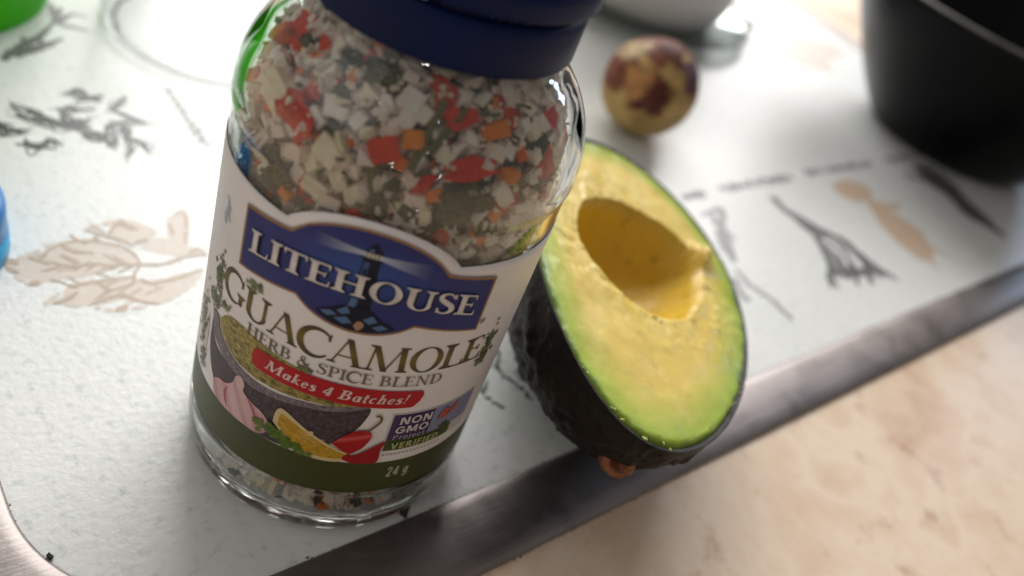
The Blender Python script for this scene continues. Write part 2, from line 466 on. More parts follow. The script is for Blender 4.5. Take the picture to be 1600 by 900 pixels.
cp += [(19.1, 104.5), (18.7, 105.6), (17.5, 106.1), (0, 106.1), (0, 104.5), (17.3, 104.5)]
v, f = lathe(cp, 120, closed=True)
obj('cap', mesh('cap', v, f, False), CAPM, jar)
for p in bpy.data.objects['cap'].data.polygons: p.use_smooth = True
cb = [(17.25, 86.1), (18.0, 86.1), (18.2, 86.4), (18.3, 91.6), (18.1, 92.4), (17.6, 92.9), (17.25, 92.9)]
v, f = lathe(cb, 120, closed=True)
obj('tamper_band', mesh('tamper_band', v, f, True), CAPM, jar)

# ---- the paper label and its print; u = mm round the jar from the label's middle, v = height
TH0 = math.radians(-129.5); LR = 25.0
def wrap(u, v, r=LR):
    a = TH0+u/LR
    return (r*math.cos(a), r*math.sin(a), v)
def interp(x, xs, ys): return float(np.interp(x, xs, ys))
def label_top(u):
    au = abs(u)
    if au > 11.6: return 62.3
    return 62.3+5.0*math.sqrt(max(0, 1-(au/12.4)**2))*1.0 if au < 12.4 else 62.3
def label_top_s(u):
    au = abs(u)
    if au > 11.9: return 62.3
    return 62.3+4.95*(1-(au/11.9)**2)**0.8
label_paper = NT('label paper')
lno = label_paper.noise(150, 3)
label_paper.l(label_paper.ramp(lno, 'Fac', [(0.3, (0.76, 0.73, 0.725)), (0.7, (0.80, 0.775, 0.77))]), 'Color', label_paper.p, 'Base Color')
label_paper.set(Roughness=0.42)
us = np.linspace(-51, 51, 205)
vs, fs = [], []
NV = 24
for u in us:
    top = label_top_s(u)
    for j in range(NV+1):
        vs.append(wrap(u, 13.1+(top-13.1)*j/NV, 25.0))
nb = len(vs)
for u in us:
    top = label_top_s(u)
    for j in range(NV+1):
        vs.append(wrap(u, 13.1+(top-13.1)*j/NV, 24.9))
W1 = NV+1
for i in range(len(us)-1):
    for j in range(NV):
        fs.append((i*W1+j, (i+1)*W1+j, (i+1)*W1+j+1, i*W1+j+1))
        fs.append((nb+i*W1+j, nb+i*W1+j+1, nb+(i+1)*W1+j+1, nb+(i+1)*W1+j))
    fs.append((i*W1+NV, (i+1)*W1+NV, nb+(i+1)*W1+NV, nb+i*W1+NV))
    fs.append((i*W1, nb+i*W1, nb+(i+1)*W1, (i+1)*W1))
label = obj('label', mesh('label', vs, fs, True), label_paper.m, jar, label='white paper label with blue banner and guacamole seasoning artwork')

def attr_mat(name, rough=0.42, var=0.10, scale=700):
    a = NT(name)
    at = a.n('ShaderNodeAttribute', attribute_name='ink')
    no = a.noise(scale, 3)
    hs = a.ramp(no, 'Fac', [(0.3, (1-var,)*3), (0.7, (1, 1, 1))])
    mx = a.n('ShaderNodeMixRGB', blend_type='MULTIPLY', Fac=1.0)
    a.l(at, 'Color', mx, 'Color1'); a.l(hs, 'Color', mx, 'Color2')
    a.l(mx, 'Color', a.p, 'Base Color')
    a.set(Roughness=rough, Specular_IOR_Level=0.25)
    return a.m
PRINT = attr_mat('printed ink')
PRINT_ROUGH = attr_mat('printed speckled ink', 0.45, 0.55, 1500)

class Print:
    """flat print on the label: triangles in (u, v), split until they follow the curve"""
    def __init__(self, layer, inc=0.0006): self.v, self.f, self.c, self.r, self.inc = [], [], [], LR+0.03+0.03*layer, inc
    def tri(self, a, b, c, col, mx):
        st = [(a, b, c)]
        while st:
            a, b, c = st.pop()
            e = [(math.hypot(a[0]-b[0], a[1]-b[1]), 0), (math.hypot(b[0]-c[0], b[1]-c[1]), 1), (math.hypot(c[0]-a[0], c[1]-a[1]), 2)]
            L, k = max(e)
            if L > mx:
                if k == 1: a, b, c = b, c, a
                elif k == 2: a, b, c = c, a, b
                m = ((a[0]+b[0])/2, (a[1]+b[1])/2)
                st += [(a, m, c), (m, b, c)]
                continue
            if (b[0]-a[0])*(c[1]-a[1])-(b[1]-a[1])*(c[0]-a[0]) < 0: b, c = c, b
            n = len(self.v)
            for p in (a, b, c):
                self.v.append(wrap(p[0], p[1], self.r))
                self.c.append(col(p[0], p[1]) if callable(col) else col)
            self.f.append((n, n+1, n+2))
    def poly(self, pts, col, mx=1.2):
        P = [(float(p[0]), float(p[1])) for p in pts]
        for t in tessellate_polygon([[Vector((x, y, 0)) for x, y in P]]):
            self.tri(*[P[i] for i in t], col, mx)
        self.r += self.inc
    def smooth(self, pts, col, mx=1.2, step=0.35):
        self.poly([tuple(p) for p in catmull(list(pts)+[pts[0]], step)[:-1]], col, mx)
    def strip(self, A, B, col, mx=1.2):
        for i in range(len(A)-1):
            self.tri(A[i], B[i], B[i+1], col, mx); self.tri(A[i], B[i+1], A[i+1], col, mx)
        self.r += self.inc
    def ribbon(self, pts, w, col, mx=1.2, curve=True, step=0.12, ends=None):
        P = catmull(pts, step) if curve else [np.array(p, float) for p in pts]
        n = len(P); A, B = [], []
        W = w if callable(w) else (lambda s: w)
        for i, p in enumerate(P):
            t = P[min(i+1, n-1)]-P[max(i-1, 0)]; L = math.hypot(t[0], t[1])+1e-9
            ww = W(i/(n-1))*0.5
            A.append((p[0]-t[1]/L*ww, p[1]+t[0]/L*ww)); B.append((p[0]+t[1]/L*ww, p[1]-t[0]/L*ww))
        self.strip(A, B, col, mx)
    def build(self, name, mat, lab=None):
        me = mesh(name, self.v, self.f)
        at = me.attributes.new('ink', 'FLOAT_COLOR', 'POINT')
        at.data.foreach_set('color', [x for c in self.c for x in (*c, 1.0)])
        o = obj(name, me, mat, label)
        if lab: o['label'] = lab
        return o

# -- a small serif and sans alphabet: every glyph is a list of ribbons / polygons in units of the cap height
def G_stem(x, w, y0=0, y1=1, s=.12, sb=True, st=True, h=.055):
    out = [('p', [(x-w/2, y0), (x+w/2, y0), (x+w/2, y1), (x-w/2, y1)])]
    if sb: out.append(('p', [(x-w/2-s, y0), (x+w/2+s, y0), (x+w/2+s, y0+h*.6), (x+w/2, y0+h*2.2), (x-w/2, y0+h*2.2), (x-w/2-s, y0+h*.6)]))
    if st: out.append(('p', [(x-w/2-s, y1), (x-w/2-s, y1-h*.6), (x-w/2, y1-h*2.2), (x+w/2, y1-h*2.2), (x+w/2+s, y1-h*.6), (x+w/2+s, y1)]))
    return out
def G_bar(x0, x1, y, h): return [('p', [(x0, y-h/2), (x1, y-h/2), (x1, y+h/2), (x0, y+h/2)])]
def G_ring(cx, cy, rx, ry, tx, ty, a0=0, a1=360, n=36, w=None):
    A, B = [], []
    for a in np.linspace(math.radians(a0), math.radians(a1), n):
        c, s = math.cos(a), math.sin(a)
        A.append((cx+rx*c, cy+ry*s)); B.append((cx+(rx-tx)*c, cy+(ry-ty)*s))
    return [('s', A, B)]
def G_diag(x0, y0, x1, y1, w): return [('p', [(x0-w/2, y0), (x0+w/2, y0), (x1+w/2, y1), (x1-w/2, y1)])]
def G_foot(x, w, y=0, s=.1, h=.055):
    d = h if y < .5 else -h
    return [('p', [(x-w/2-s, y), (x+w/2+s, y), (x+w/2+s, y+d*.7), (x, y+d*1.6), (x-w/2-s, y+d*.7)][:: 1 if d > 0 else -1])]
def G_rib(pts, w): return [('r', pts, w)]

def serif(T=.17, H=.06):
    g = {}
    tick = lambda x, y, d: [('p', [(x-.035, y), (x+.03, y), (x+.045, y+d), (x+.01, y+d*.95)])]
    g['L'] = (.74, G_stem(.20, T)+G_bar(.2, .72, H/2, H)+tick(.70, 0, .26))
    g['I'] = (.42, G_stem(.21, T))
    g['T'] = (.80, G_stem(.40, T, st=False)+G_bar(.04, .76, 1-H/2, H)+tick(.06, 1, -.24)+tick(.74, 1, -.24))
    g['E'] = (.74, G_stem(.20, T)+G_bar(.2, .66, H/2, H)+G_bar(.2, .62, 1-H/2, H)+G_bar(.2, .52, .53, H)+tick(.67, 0, .26)+tick(.62, 1, -.22)+tick(.52, .42, .22))
    g['F'] = g['E']
    g['H'] = (.98, G_stem(.20, T)+G_stem(.78, T)+G_bar(.2, .78, .53, H))
    g['O'] = (1.02, G_ring(.51, .5, .47, .53, T*1.05, H*.9))
    g['U'] = (.94, G_stem(.20, T, .28, 1, sb=False)+G_stem(.76, T*.62, .28, 1, sb=False)+[('s', [(.115+.36*(1-math.cos(a))*1.0, .30-.33*math.sin(a)) for a in np.linspace(0, PI, 24)], [(.20+T/2+(.76-T*.31-.20-T/2)*(1-math.cos(a))/2, .30-.26*math.sin(a)) for a in np.linspace(0, PI, 24)])])
    g['S'] = (.66, G_rib([(.56, .78), (.46, .94), (.30, .98), (.14, .88), (.13, .70), (.30, .55), (.48, .42), (.55, .25), (.46, .08), (.28, .01), (.12, .08), (.07, .24)], lambda s: H*1.1+(T*1.1-H)*max(0, math.sin(PI*min(1, max(0, (s-.2)/.6))))) + tick(.57, .98, -.22)+tick(.075, .02, .24))
    arc = lambda a0, a1: [(.50+.44*math.cos(math.radians(a)), .5+.52*math.sin(math.radians(a))) for a in np.linspace(a0, a1, 30)]
    cw = lambda s: H*1.1+(T*1.1-H)*max(0, math.sin(PI*s))**1.1
    g['C'] = (.90, [('r', arc(42, 318), cw)]+[('p', [(.80, .70), (.86, .70), (.865, .98), (.84, .98), (.78, .84)]), ('p', [(.84, .14), (.80, .20), (.80, .13)])])
    g['G'] = (1.0, [('r', arc(42, 300), cw)]+[('p', [(.80, .70), (.86, .70), (.865, .98), (.84, .98), (.78, .84)])]+G_stem(.82, T*.9, .05, .42, .10, sb=False))
    g['A'] = (.96, G_diag(.13, 0, .45, .98, H*1.1)+G_diag(.80, 0, .48, 1.02, T)+G_bar(.25, .68, .33, H)+G_foot(.13, H, 0, .10)+G_foot(.80, T, 0, .07))
    g['M'] = (1.24, G_diag(.17, 0, .25, 1, H*1.2)+G_diag(.60, .0, .26, 1, T)+G_diag(.60, .0, .98, 1, H*1.1)+G_diag(1.07, 0, .99, 1, T)+G_foot(.17, H, 0, .11)+G_foot(1.07, T, 0, .08)+G_foot(.2, H, 1, .08)+G_foot(1.02, T, 1, .06))
    g['N'] = (1.0, G_stem(.2, H*1.2)+G_diag(.80, 0, .2, 1, T)+G_stem(.80, H*1.2, sb=False))
    bowl = lambda cx, cy, rx, ry: G_ring(cx, cy, rx, ry, T, H, -90, 90, 20)
    g['B'] = (.80, G_stem(.20, T)+bowl(.40, .755, .27, .245)+bowl(.42, .27, .33, .27)+G_bar(.2, .42, H/2, H)+G_bar(.2, .42, 1-H/2, H)+G_bar(.2, .42, .525, H))
    g['P'] = (.72, G_stem(.20, T)+bowl(.38, .73, .32, .27)+G_bar(.2, .4, 1-H/2, H)+G_bar(.2, .4, .475, H))
    g['R'] = (.86, G_stem(.20, T)+bowl(.38, .74, .29, .26)+G_bar(.2, .4, 1-H/2, H)+G_bar(.2, .4, .5, H)+G_diag(.76, 0, .42, .5, T)+G_foot(.78, T*.6, 0, .06))
    g['D'] = (.92, G_stem(.20, T)+G_ring(.36, .5, .50, .5, T, H, -90, 90, 24)+G_bar(.2, .38, H/2, H)+G_bar(.2, .38, 1-H/2, H))
    g['&'] = (.98, G_rib([(.92, .04), (.74, .14), (.52, .42), (.30, .72), (.31, .92), (.44, .98), (.54, .86), (.48, .70), (.28, .52), (.12, .30), (.18, .08), (.38, 0), (.60, .12), (.76, .36), (.84, .52)], lambda s: H*1.3+(T*.6)*max(0, math.sin(PI*s*3))))
    g[' '] = (.34, [])
    # lower case for the italic line
    x = .62
    g['a'] = (.58, G_ring(.27, .30, .23, .32, T*.8, H)+G_stem(.47, T*.75, 0, .60, .05, st=False))
    g['k'] = (.60, G_stem(.16, T*.8, 0, 1.02, .06)+G_diag(.20, .30, .50, .62, H*1.3)+G_diag(.52, 0, .24, .36, T*.85)+G_foot(.52, T*.6, 0, .05))
    g['e'] = (.52, G_ring(.27, .30, .23, .32, T*.8, H, 20, 330)+G_bar(.10, .47, .34, H))
    g['s'] = (.44, G_rib([(.37, .50), (.28, .61), (.14, .56), (.12, .44), (.24, .33), (.34, .22), (.32, .07), (.18, 0), (.06, .10)], lambda s: H+T*.7*max(0, math.sin(PI*min(1, max(0, (s-.15)/.7))))))
    g['t'] = (.38, G_stem(.18, T*.75, .04, .86, .02, sb=False, st=False)+G_bar(.03, .36, .60, H*1.2)+G_rib([(.18, .08), (.24, .01), (.35, .07)], H*1.4))
    g['c'] = (.50, G_ring(.27, .30, .23, .32, T*.8, H, 45, 320))
    g['h'] = (.60, G_stem(.16, T*.8, 0, 1.02, .05)+G_rib([(.18, .42), (.28, .58), (.40, .58), (.45, .44)], T*.6)+G_stem(.45, T*.75, 0, .48, .05, st=False))
    g['4'] = (.60, G_stem(.40, T*.9, 0, .94, .05, st=False)+G_diag(.05, .28, .38, .96, H*1.3)+G_bar(.04, .56, .26, H*1.6))
    g['!'] = (.34, [('p', [(.14, .30), (.20, .30), (.26, 1.0), (.10, 1.0)]), ('p', [(.17+.07*math.cos(a), .08+.07*math.sin(a)) for a in np.linspace(0, 2*PI, 9)[:-1]])])
    return g
def sans(T=.17):
    g = {}
    R = lambda p: [('r', p, T)]
    L = lambda p: [('l', p, T)]
    o = lambda cx, cy, rx, ry, a0=0, a1=360: G_ring(cx, cy, rx, ry, T, T, a0, a1)
    g['N'] = (.86, L([(.15, 0), (.15, 1)])+L([(.71, 0), (.71, 1)])+G_diag(.68, 0, .18, 1, T*1.15))
    g['O'] = (.98, o(.49, .5, .44, .52))
    g['G'] = (.94, o(.49, .5, .44, .52, 40, 345)+G_bar(.50, .92, .46, T))
    g['M'] = (1.04, L([(.15, 0), (.15, 1)])+L([(.89, 0), (.89, 1)])+G_diag(.52, .12, .19, 1, T*1.1)+G_diag(.52, .12, .85, 1, T*1.1))
    g['P'] = (.72, L([(.15, 0), (.15, 1)])+G_ring(.36, .73, .29, .27, T, T, -90, 90)+G_bar(.15, .4, 1-T/2, T)+G_bar(.15, .4, .46+T/2, T))
    g['R'] = (.80, g['P'][1]+G_diag(.68, 0, .40, .5, T*1.1))
    g['r'] = (.42, L([(.13, 0), (.13, .68)])+R([(.14, .46), (.24, .62), (.38, .62)]))
    g['o'] = (.62, o(.31, .33, .28, .36)); g['e'] = (.60, o(.31, .33, .28, .36, 0, 320)+G_bar(.08, .56, .35, T*.8))
    g['c'] = (.54, o(.31, .33, .28, .36, 45, 320)); g['j'] = (.30, R([(.0, -.22), (.14, -.16), (.16, 0), (.16, .68)])+G_bar(.08, .24, .86, T))
    g['t'] = (.42, L([(.18, .04), (.18, .9)])+G_bar(.02, .38, .62, T*.8)+R([(.18, .1), (.24, .04), (.38, .06)]))
    g['V'] = (.84, G_diag(.42, 0, .12, 1, T*1.1)+G_diag(.42, 0, .72, 1, T*1.1))
    g['E'] = (.66, L([(.15, 0), (.15, 1)])+G_bar(.15, .60, T/2, T)+G_bar(.15, .60, 1-T/2, T)+G_bar(.15, .54, .5, T))
    g['F'] = (.62, L([(.15, 0), (.15, 1)])+G_bar(.15, .58, 1-T/2, T)+G_bar(.15, .52, .5, T))
    g['I'] = (.32, L([(.16, 0), (.16, 1)])); g['D'] = (.84, L([(.15, 0), (.15, 1)])+G_ring(.34, .5, .44, .5, T, T, -90, 90)+G_bar(.15, .36, T/2, T)+G_bar(.15, .36, 1-T/2, T))
    g['2'] = (.60, R([(.08, .74), (.14, .90), (.30, .95), (.46, .84), (.46, .66), (.30, .40), (.10, .08)])+G_bar(.06, .54, T/2, T))
    g['4'] = (.62, L([(.42, 0), (.42, 1)])+L([(.42, .95), (.08, .30)])+G_bar(.04, .58, .28, T))
    g['g'] = (.60, o(.28, .36, .25, .34)+R([(.48, .68), (.48, 0), (.40, -.18), (.22, -.22), (.08, -.14)]))
    g[' '] = (.30, [])
    return g
def text(pr, s, glyphs, u0, u1, base, cap, col, slant=0.0, track=.04, du=0, dv=0, capf=None):
    tot = sum(glyphs[c][0]+track for c in s)-track
    sx = (u1-u0)/tot
    x = 0.0
    for ch in s:
        w, pcs = glyphs[ch]
        def T(p):
            uu = u0+(x+p[0]+slant*p[1])*sx
            uc = u0+(x+w/2)*sx
            b = base(uu) if callable(base) else base
            return (uu+du, b+dv+p[1]*(capf(uc) if capf else cap))
        for pc in pcs:
            if pc[0] == 'p': pr.poly([T(p) for p in pc[1]], col)
            elif pc[0] == 's': pr.strip([T(p) for p in pc[1]], [T(p) for p in pc[2]], col)
            else:
                P = catmull(pc[1], .05) if pc[0] == 'r' else [np.array(p, float) for p in pc[1]]
                n = len(P); A, B = [], []
                for i, p in enumerate(P):
                    t = P[min(i+1, n-1)]-P[max(i-1, 0)]; L = math.hypot(t[0], t[1])+1e-9
                    ww = (pc[2](i/(n-1)) if callable(pc[2]) else pc[2])*.5
                    A.append(T((p[0]-t[1]/L*ww, p[1]+t[0]/L*ww))); B.append(T((p[0]+t[1]/L*ww, p[1]-t[0]/L*ww)))
                pr.strip(A, B, col)
        x += w+track

# green band along the foot of the label
p = Print(0)
A = [(u, 13.15) for u in np.linspace(-50.8, 50.8, 140)]; B = [(u, 21.0) for u in np.linspace(-50.8, 50.8, 140)]
p.strip(A, B, lambda u, v: (0.062, 0.070, 0.020), 1.6)
p.build('green_band', PRINT)
# stone mortar, its rim and the guacamole in it
p = Print(1)
STONE = lambda u, v: tuple(c*(0.75+0.5*(0.5+0.5*fbm(u*1.3, v*1.3, 2))) for c in (0.098, 0.072, 0.082))
p.smooth([(-23.6, 34.5), (-21.6, 31.0), (-18, 30.2), (-13, 30.0), (-8.4, 30.5), (-3.5, 31.5), (1.3, 32.5), (6.0, 34.2), (5.6, 30.4), (3.8, 27.2), (1.5, 24.6), (-2, 22.0), (-6, 21.2), (-12, 21.1), (-17, 21.3), (-21, 24.5), (-23.2, 29)], STONE, .8)
p.build('mortar_print', PRINT_ROUGH)
p = Print(2)
def GUAC(u, v):
    n = fbm(u*1.1, v*1.6, 7); m = fbm(u*2.6, v*3.0, 4)
    y = np.array((0.46, 0.37, 0.10)); d = np.array((0.13, 0.12, 0.025)); l = np.array((0.60, 0.53, 0.25))
    c = y+(d-y)*max(0, min(1, -n*1.6+.15+max(0, (36-v))*.06))
    return tuple(c+(l-c)*max(0, min(1, m*1.3-.05)))
p.smooth([(-21.4, 36.4), (-19, 38.9), (-15.5, 39.6), (-12.4, 39.3), (-8.5, 38.9), (-4, 38.4), (2, 37), (4.6, 34.6), (2, 33.6), (-1, 33.2), (-5.5, 32.6), (-9.5, 32.2), (-13, 32.1), (-16.5, 32.6), (-19.8, 34.2)], GUAC, .55)
p.build('guacamole_print', PRINT_ROUGH)
p = Print(3)
RIMC = lambda u, v: tuple(c*(0.85+0.45*fbm(u*3, v*3, 9)) for c in (0.30, 0.25, 0.28))
rim_o = catmull([(-23.8, 36.5), (-22.4, 32.6), (-18.5, 30.4), (-13, 29.9), (-8.4, 30.4), (-3.5, 31.4), (1.3, 32.4), (6.2, 34.3)], .3)
rim_i = catmull([(-21.8, 36.6), (-20.4, 34.2), (-17, 32.4), (-12.6, 31.6), (-8.4, 31.7), (-4.5, 32.4), (0.2, 33.2), (5.2, 34.5)], .3)
n = min(len(rim_o), len(rim_i))
ro = [tuple(rim_o[int(i*(len(rim_o)-1)/(n-1))]) for i in range(n)]; ri = [tuple(rim_i[int(i*(len(rim_i)-1)/(n-1))]) for i in range(n)]
p.strip(ro, ri, RIMC, .4)
p.build('mortar_rim_print', PRINT_ROUGH)
# garlic, parsley, lemon, chillies
p = Print(4, .005)
def GAR(u, v):
    s = abs(math.sin((u+v*.55)*0.95)); base = np.array((0.70, 0.46, 0.46)); dk = np.array((0.46, 0.14, 0.18)); w = np.array((0.76, 0.66, 0.63))
    c = w+(base-w)*s
    e = min(1, max(0, 1.15-abs((u+14.2)/5.5)))
    return tuple(dk+(c-dk)*min(1, max(0, (s*.8+.25)))*(0.55+.45*e))
p.smooth([(-20.2, 22.4), (-20.3, 24.2), (-18.9, 25.6), (-17.2, 26.2), (-15.8, 27.6), (-15.2, 29.6), (-14.2, 30.2), (-13.3, 29.2), (-13.3, 27.8), (-11.6, 26.9), (-9.4, 26.2), (-7.9, 24.6), (-8.0, 22.8), (-9.6, 21.3), (-13, 21.15), (-16.8, 21.15), (-19, 21.3)], GAR, .4)
p.ribbon([(-16.6, 26.0), (-17.0, 24.0), (-16.0, 21.6)], lambda s: .5*math.sin(PI*s)+.12, (0.36, 0.09, 0.12))
p.ribbon([(-12.6, 27.4), (-10.8, 25.2), (-10.2, 22.4)], lambda s: .45*math.sin(PI*s)+.1, (0.38, 0.12, 0.14))
p.build('garlic_print', PRINT)
p = Print(5, .005)
def LEM(u, v):
    d = math.hypot(u+1.6, (v-26.6)*1.3); n = fbm(u*1.5, v*1.5, 3)
    return tuple(np.array((0.58, 0.34, 0.035))*(0.9+.35*n)+np.array((0.22, 0.2, 0.1))*max(0, 1-d/1.6))
p.smooth([(-7.4, 25.8), (-7.3, 27.8), (-6.7, 29.2), (-5.4, 29.0), (-2.5, 27.2), (1.5, 25.0), (4.4, 23.6), (5.9, 23.1), (5.0, 21.9), (3.4, 21.1), (-0.5, 21.0), (-3.5, 22.2)], (0.66, 0.55, 0.30), .5)
p.smooth([(-6.6, 25.6), (-6.5, 27.6), (-5.8, 28.2), (-2.4, 26.5), (1.3, 24.5), (4.6, 23.0), (3.6, 21.9), (-.3, 21.8), (-3.4, 22.9)], LEM, .35)
for a in (20, 80, 140, 200, 250, 320):
    p.ribbon([(-1.4, 25.2), (-1.4+2.6*math.cos(math.radians(a)), 25.2+1.6*math.sin(math.radians(a)))], .12, (0.66, 0.50, 0.16))
p.smooth([(-1.9, 26.6), (-1.2, 27.0), (-.9, 26.3), (-1.6, 26.0)], (0.70, 0.55, 0.30))
p.build('lemon_print', PRINT)
p = Print(8, .005)
def RED(u, v):
    h = max(0, 1-abs((v-27.2)-(u-5)*.35)/1.0)
    return (0.42+.22*h, 0.014+.10*h*h, 0.018+.09*h*h)
p.smooth([(4.9, 23.6), (6.0, 23.3), (9.9, 26.5), (9.8, 24.4), (9.9, 21.7), (8.4, 21.2), (5.8, 21.3), (4.2, 22.2)], lambda u, v: (0.36, 0.012, 0.018), .5)
p.smooth([(2.0, 25.4), (3.4, 27.4), (5.1, 29.0), (6.8, 29.2), (7.7, 28.0), (7.2, 26.0), (6.4, 24.6), (4.8, 23.6)], RED, .4)
p.ribbon([(6.7, 28.9), (7.6, 30.2), (8.3, 31.6), (8.0, 32.6), (7.3, 32.7)], .42, (0.17, 0.12, 0.06))
p.build('chili_print', PRINT)
p = Print(9)
for i in range(95):
    t = random.random()
    cu = -9.6+7.8*t+random.gauss(0, .55); cv = 24.3-2.6*t+random.gauss(0, .65)
    if cv < 21.2: cv = 21.3+random.random()*.4
    a0 = random.random()*6; s = random.uniform(.35, .75); gcol = random.uniform(.7, 1.5)
    p.poly([(cu+s*(1 if j % 2 == 0 else .45)*math.cos(a0+j*PI/5), cv+s*(1 if j % 2 == 0 else .45)*math.sin(a0+j*PI/5)) for j in range(10)], (0.10*gcol, 0.17*gcol, 0.025*gcol))
p.build('parsley_print', PRINT)
p = Print(1)
for (uc, vc, su, sv, n) in ((-23.4, 43.5, .9, 2.4, 60), (-23.6, 38.6, 1.2, 1.2, 34), (23.8, 44.4, .7, 2.2, 46), (23.4, 41.2, .9, .9, 22), (-14.6, 48.2, .8, .5, 18), (-20.5, 39.6, 1.0, .5, 14), (-4.2, 39.0, 1.2, .3, 10), (-27.5, 30.5, 1.3, 3.5, 50), (-25.2, 24.5, .8, 2.0, 24)):
    for i in range(n):
        cu = random.gauss(uc, su*.8); cv = random.gauss(vc, sv*.7); a0 = random.random()*6; s = random.uniform(.35, .8); gcol = random.uniform(.5, 1.7)
        if abs(cu) < 18 and vc > 45: gcol *= 1.2
        p.poly([(cu+s*(1 if j % 2 == 0 else .4)*math.cos(a0+j*PI/4), cv+s*(1 if j % 2 == 0 else .4)*math.sin(a0+j*PI/4)) for j in range(8)], (0.13*gcol, 0.15*gcol, 0.07*gcol))
p.build('cilantro_print', PRINT)
p = Print(1)      # pale garlic clove and small blue-grey print towards the side
p.smooth([(-26.6, 26), (-26.0, 31), (-25.2, 34.0), (-24.4, 31), (-24.6, 27), (-25.4, 25)], (0.62, 0.56, 0.54))
for q in range(7):
    p.ribbon([(-24.6+random.gauss(0, .4), 56.6-q*.62), (-23.4+random.gauss(0, .4), 56.0-q*.62)], .22, (0.25, 0.33, 0.36))
p.build('side_print', PRINT)

# blue brand banner with a gold edge
def banner(d):
    top = [(-18.4-d, 59.35+d), (-10.6-d*.5, 60.75+d)]
    cx = np.linspace(-10.4, 10.4, 30)
    top += [(x, 60.75+5.0*(1-(x/10.4)**2)**.72+d) for x in cx[1:-1]]
    top += [(10.6+d*.5, 60.75+d), (18.2+d, 59.5+d)]
    bot = [(18.3+d, 50.0-d), (8.2+d*.4, 51.9-d)]
    cx = np.linspace(8.0, -8.0, 24)
    bot += [(x, 51.9-2.75*(1-(x/8.0)**2)**.75-d) for x in cx[1:-1]]
    bot += [(-8.2-d*.4, 51.9-d), (-18.2-d, 49.9-d)]
    return top+bot
p = Print(8)
p.poly(banner(.42), (0.30, 0.165, 0.075), .7)
p.build('banner_edge_print', PRINT)
p = Print(9)
def BLUE(u, v):
    g = max(0, 1-math.hypot((u)/11, (v-59)/5.5))
    return (0.028+.014*g, 0.036+.060*g, 0.175+.15*g)
p.poly(banner(0), BLUE, .7)
p.build('brand_banner_print', PRINT)
p = Print(10, .004)
def BEAM(u, v):
    s = max(0, 1-(abs(u-.3)-.9)/7.2)
    b = np.array(BLUE(u, v)); w = np.array((0.50, 0.55, 0.66))
    return tuple(b+(w-b)*s**1.5*.95)
p.poly([(-.6, 62.75), (-.6, 62.2), (-8.2, 60.9), (-8.6, 63.3)], BEAM, .4)
p.poly([(1.1, 62.7), (1.1, 62.1), (8.6, 60.0), (8.6, 62.8)], BEAM, .4)
NAV = (0.008, 0.010, 0.030); LBL = (0.085, 0.17, 0.33); MBL = (0.045, 0.10, 0.24)
p.poly([(-1.5, 50.4), (-.75, 61.6), (1.35, 61.6), (2.0, 50.4)], NAV, .6)
p.poly([(-1.1, 53.2), (-.62, 61.2), (.1, 61.2), (-.05, 53.2)], MBL)
p.poly([(-.95, 61.5), (-.95, 62.0), (1.55, 62.0), (1.55, 61.5)], NAV)
p.poly([(-.7, 62.0), (-.7, 62.9), (1.3, 62.9), (1.3, 62.0)], (0.62, 0.58, 0.50))
for x in (-.5, 0., .5, 1.): p.poly([(x-.07, 62), (x-.07, 62.9), (x+.07, 62.9), (x+.07, 62)], NAV)
p.smooth([(-.9, 62.85), (-.3, 63.7), (.3, 64.5), (.9, 63.7), (1.5, 62.85)], NAV)
p.smooth([(-.45, 63.1), (-.1, 63.5), (.3, 63.3), (.1, 63.0)], LBL)
p.poly([(-.45, 59.2), (-.42, 60.1), (-.05, 60.1), (-.08, 59.2)], NAV); p.poly([(-.75, 55.7), (-.7, 56.5), (-.3, 56.5), (-.3, 55.7)], NAV)
p.smooth([(-5.2, 50.9), (-3.6, 51.9), (-1.2, 53.4), (1.6, 53.6), (3.4, 52.2), (5.6, 50.9), (3.4, 49.7), (0, 49.3), (-3.4, 49.8)], NAV, .6)
for q in ([(-4.6, 51.0), (-3.2, 51.7), (-2.2, 51.2), (-3.4, 50.6)], [(-2.4, 52.0), (-1.2, 53.2), (-.6, 52.2), (-1.6, 51.6)], [(-2.6, 50.6), (-1.0, 51.4), (.0, 50.6), (-1.2, 50.0)], [(1.2, 51.6), (2.4, 52.6), (3.2, 51.7), (2.2, 51.0)], [(2.6, 50.6), (3.8, 51.3), (4.8, 50.8), (3.6, 50.1)], [(-1.2, 53.4), (-1.0, 54.9), (-.2, 54.9), (-.3, 53.4)]):
    p.poly(q, LBL)
p.smooth([(.2, 50.2), (.7, 51.2), (1.5, 50.9), (1.4, 50.0), (.8, 49.5)], (0.40, 0.25, 0.16))
p.build('lighthouse_print', PRINT)
SER = serif(.19, .07)
base = lambda u: 55.45-.0072*u*u
capf = lambda u: 3.55+.0006*u*u
p = Print(16)
text(p, 'LITEHOUSE', SER, -16.7, 16.5, base, 3.6, (0.004, 0.004, 0.014), track=.03, du=.28, dv=-.22, capf=capf)
p.build('lettering_shadow_print', PRINT)
p = Print(18)
def SILV(u, v):
    s = 0.5+0.5*math.sin((v-base(u))*1.5+u*2.1)
    return (0.60+.13*s, 0.57+.13*s, 0.56+.13*s)
text(p, 'LITEHOUSE', SER, -16.7, 16.5, base, 3.6, SILV, track=.03, capf=capf)
p.build('brand_lettering', PRINT)
p = Print(2)
OLV = lambda u, v: (0.135+.05*math.sin(v*1.3), 0.100+.035*math.sin(v*1.3), 0.030)
text(p, 'GUACAMOLE', serif(.165, .045), -21.6, 22.3, 42.2, 5.0, OLV, track=-.05)
p.build('title_lettering', PRINT)
p = Print(4)
text(p, 'HERB & SPICE BLEND', serif(.15, .055), -14.9, 15.9, 39.25, 2.1, (0.175, 0.150, 0.095), track=.02)
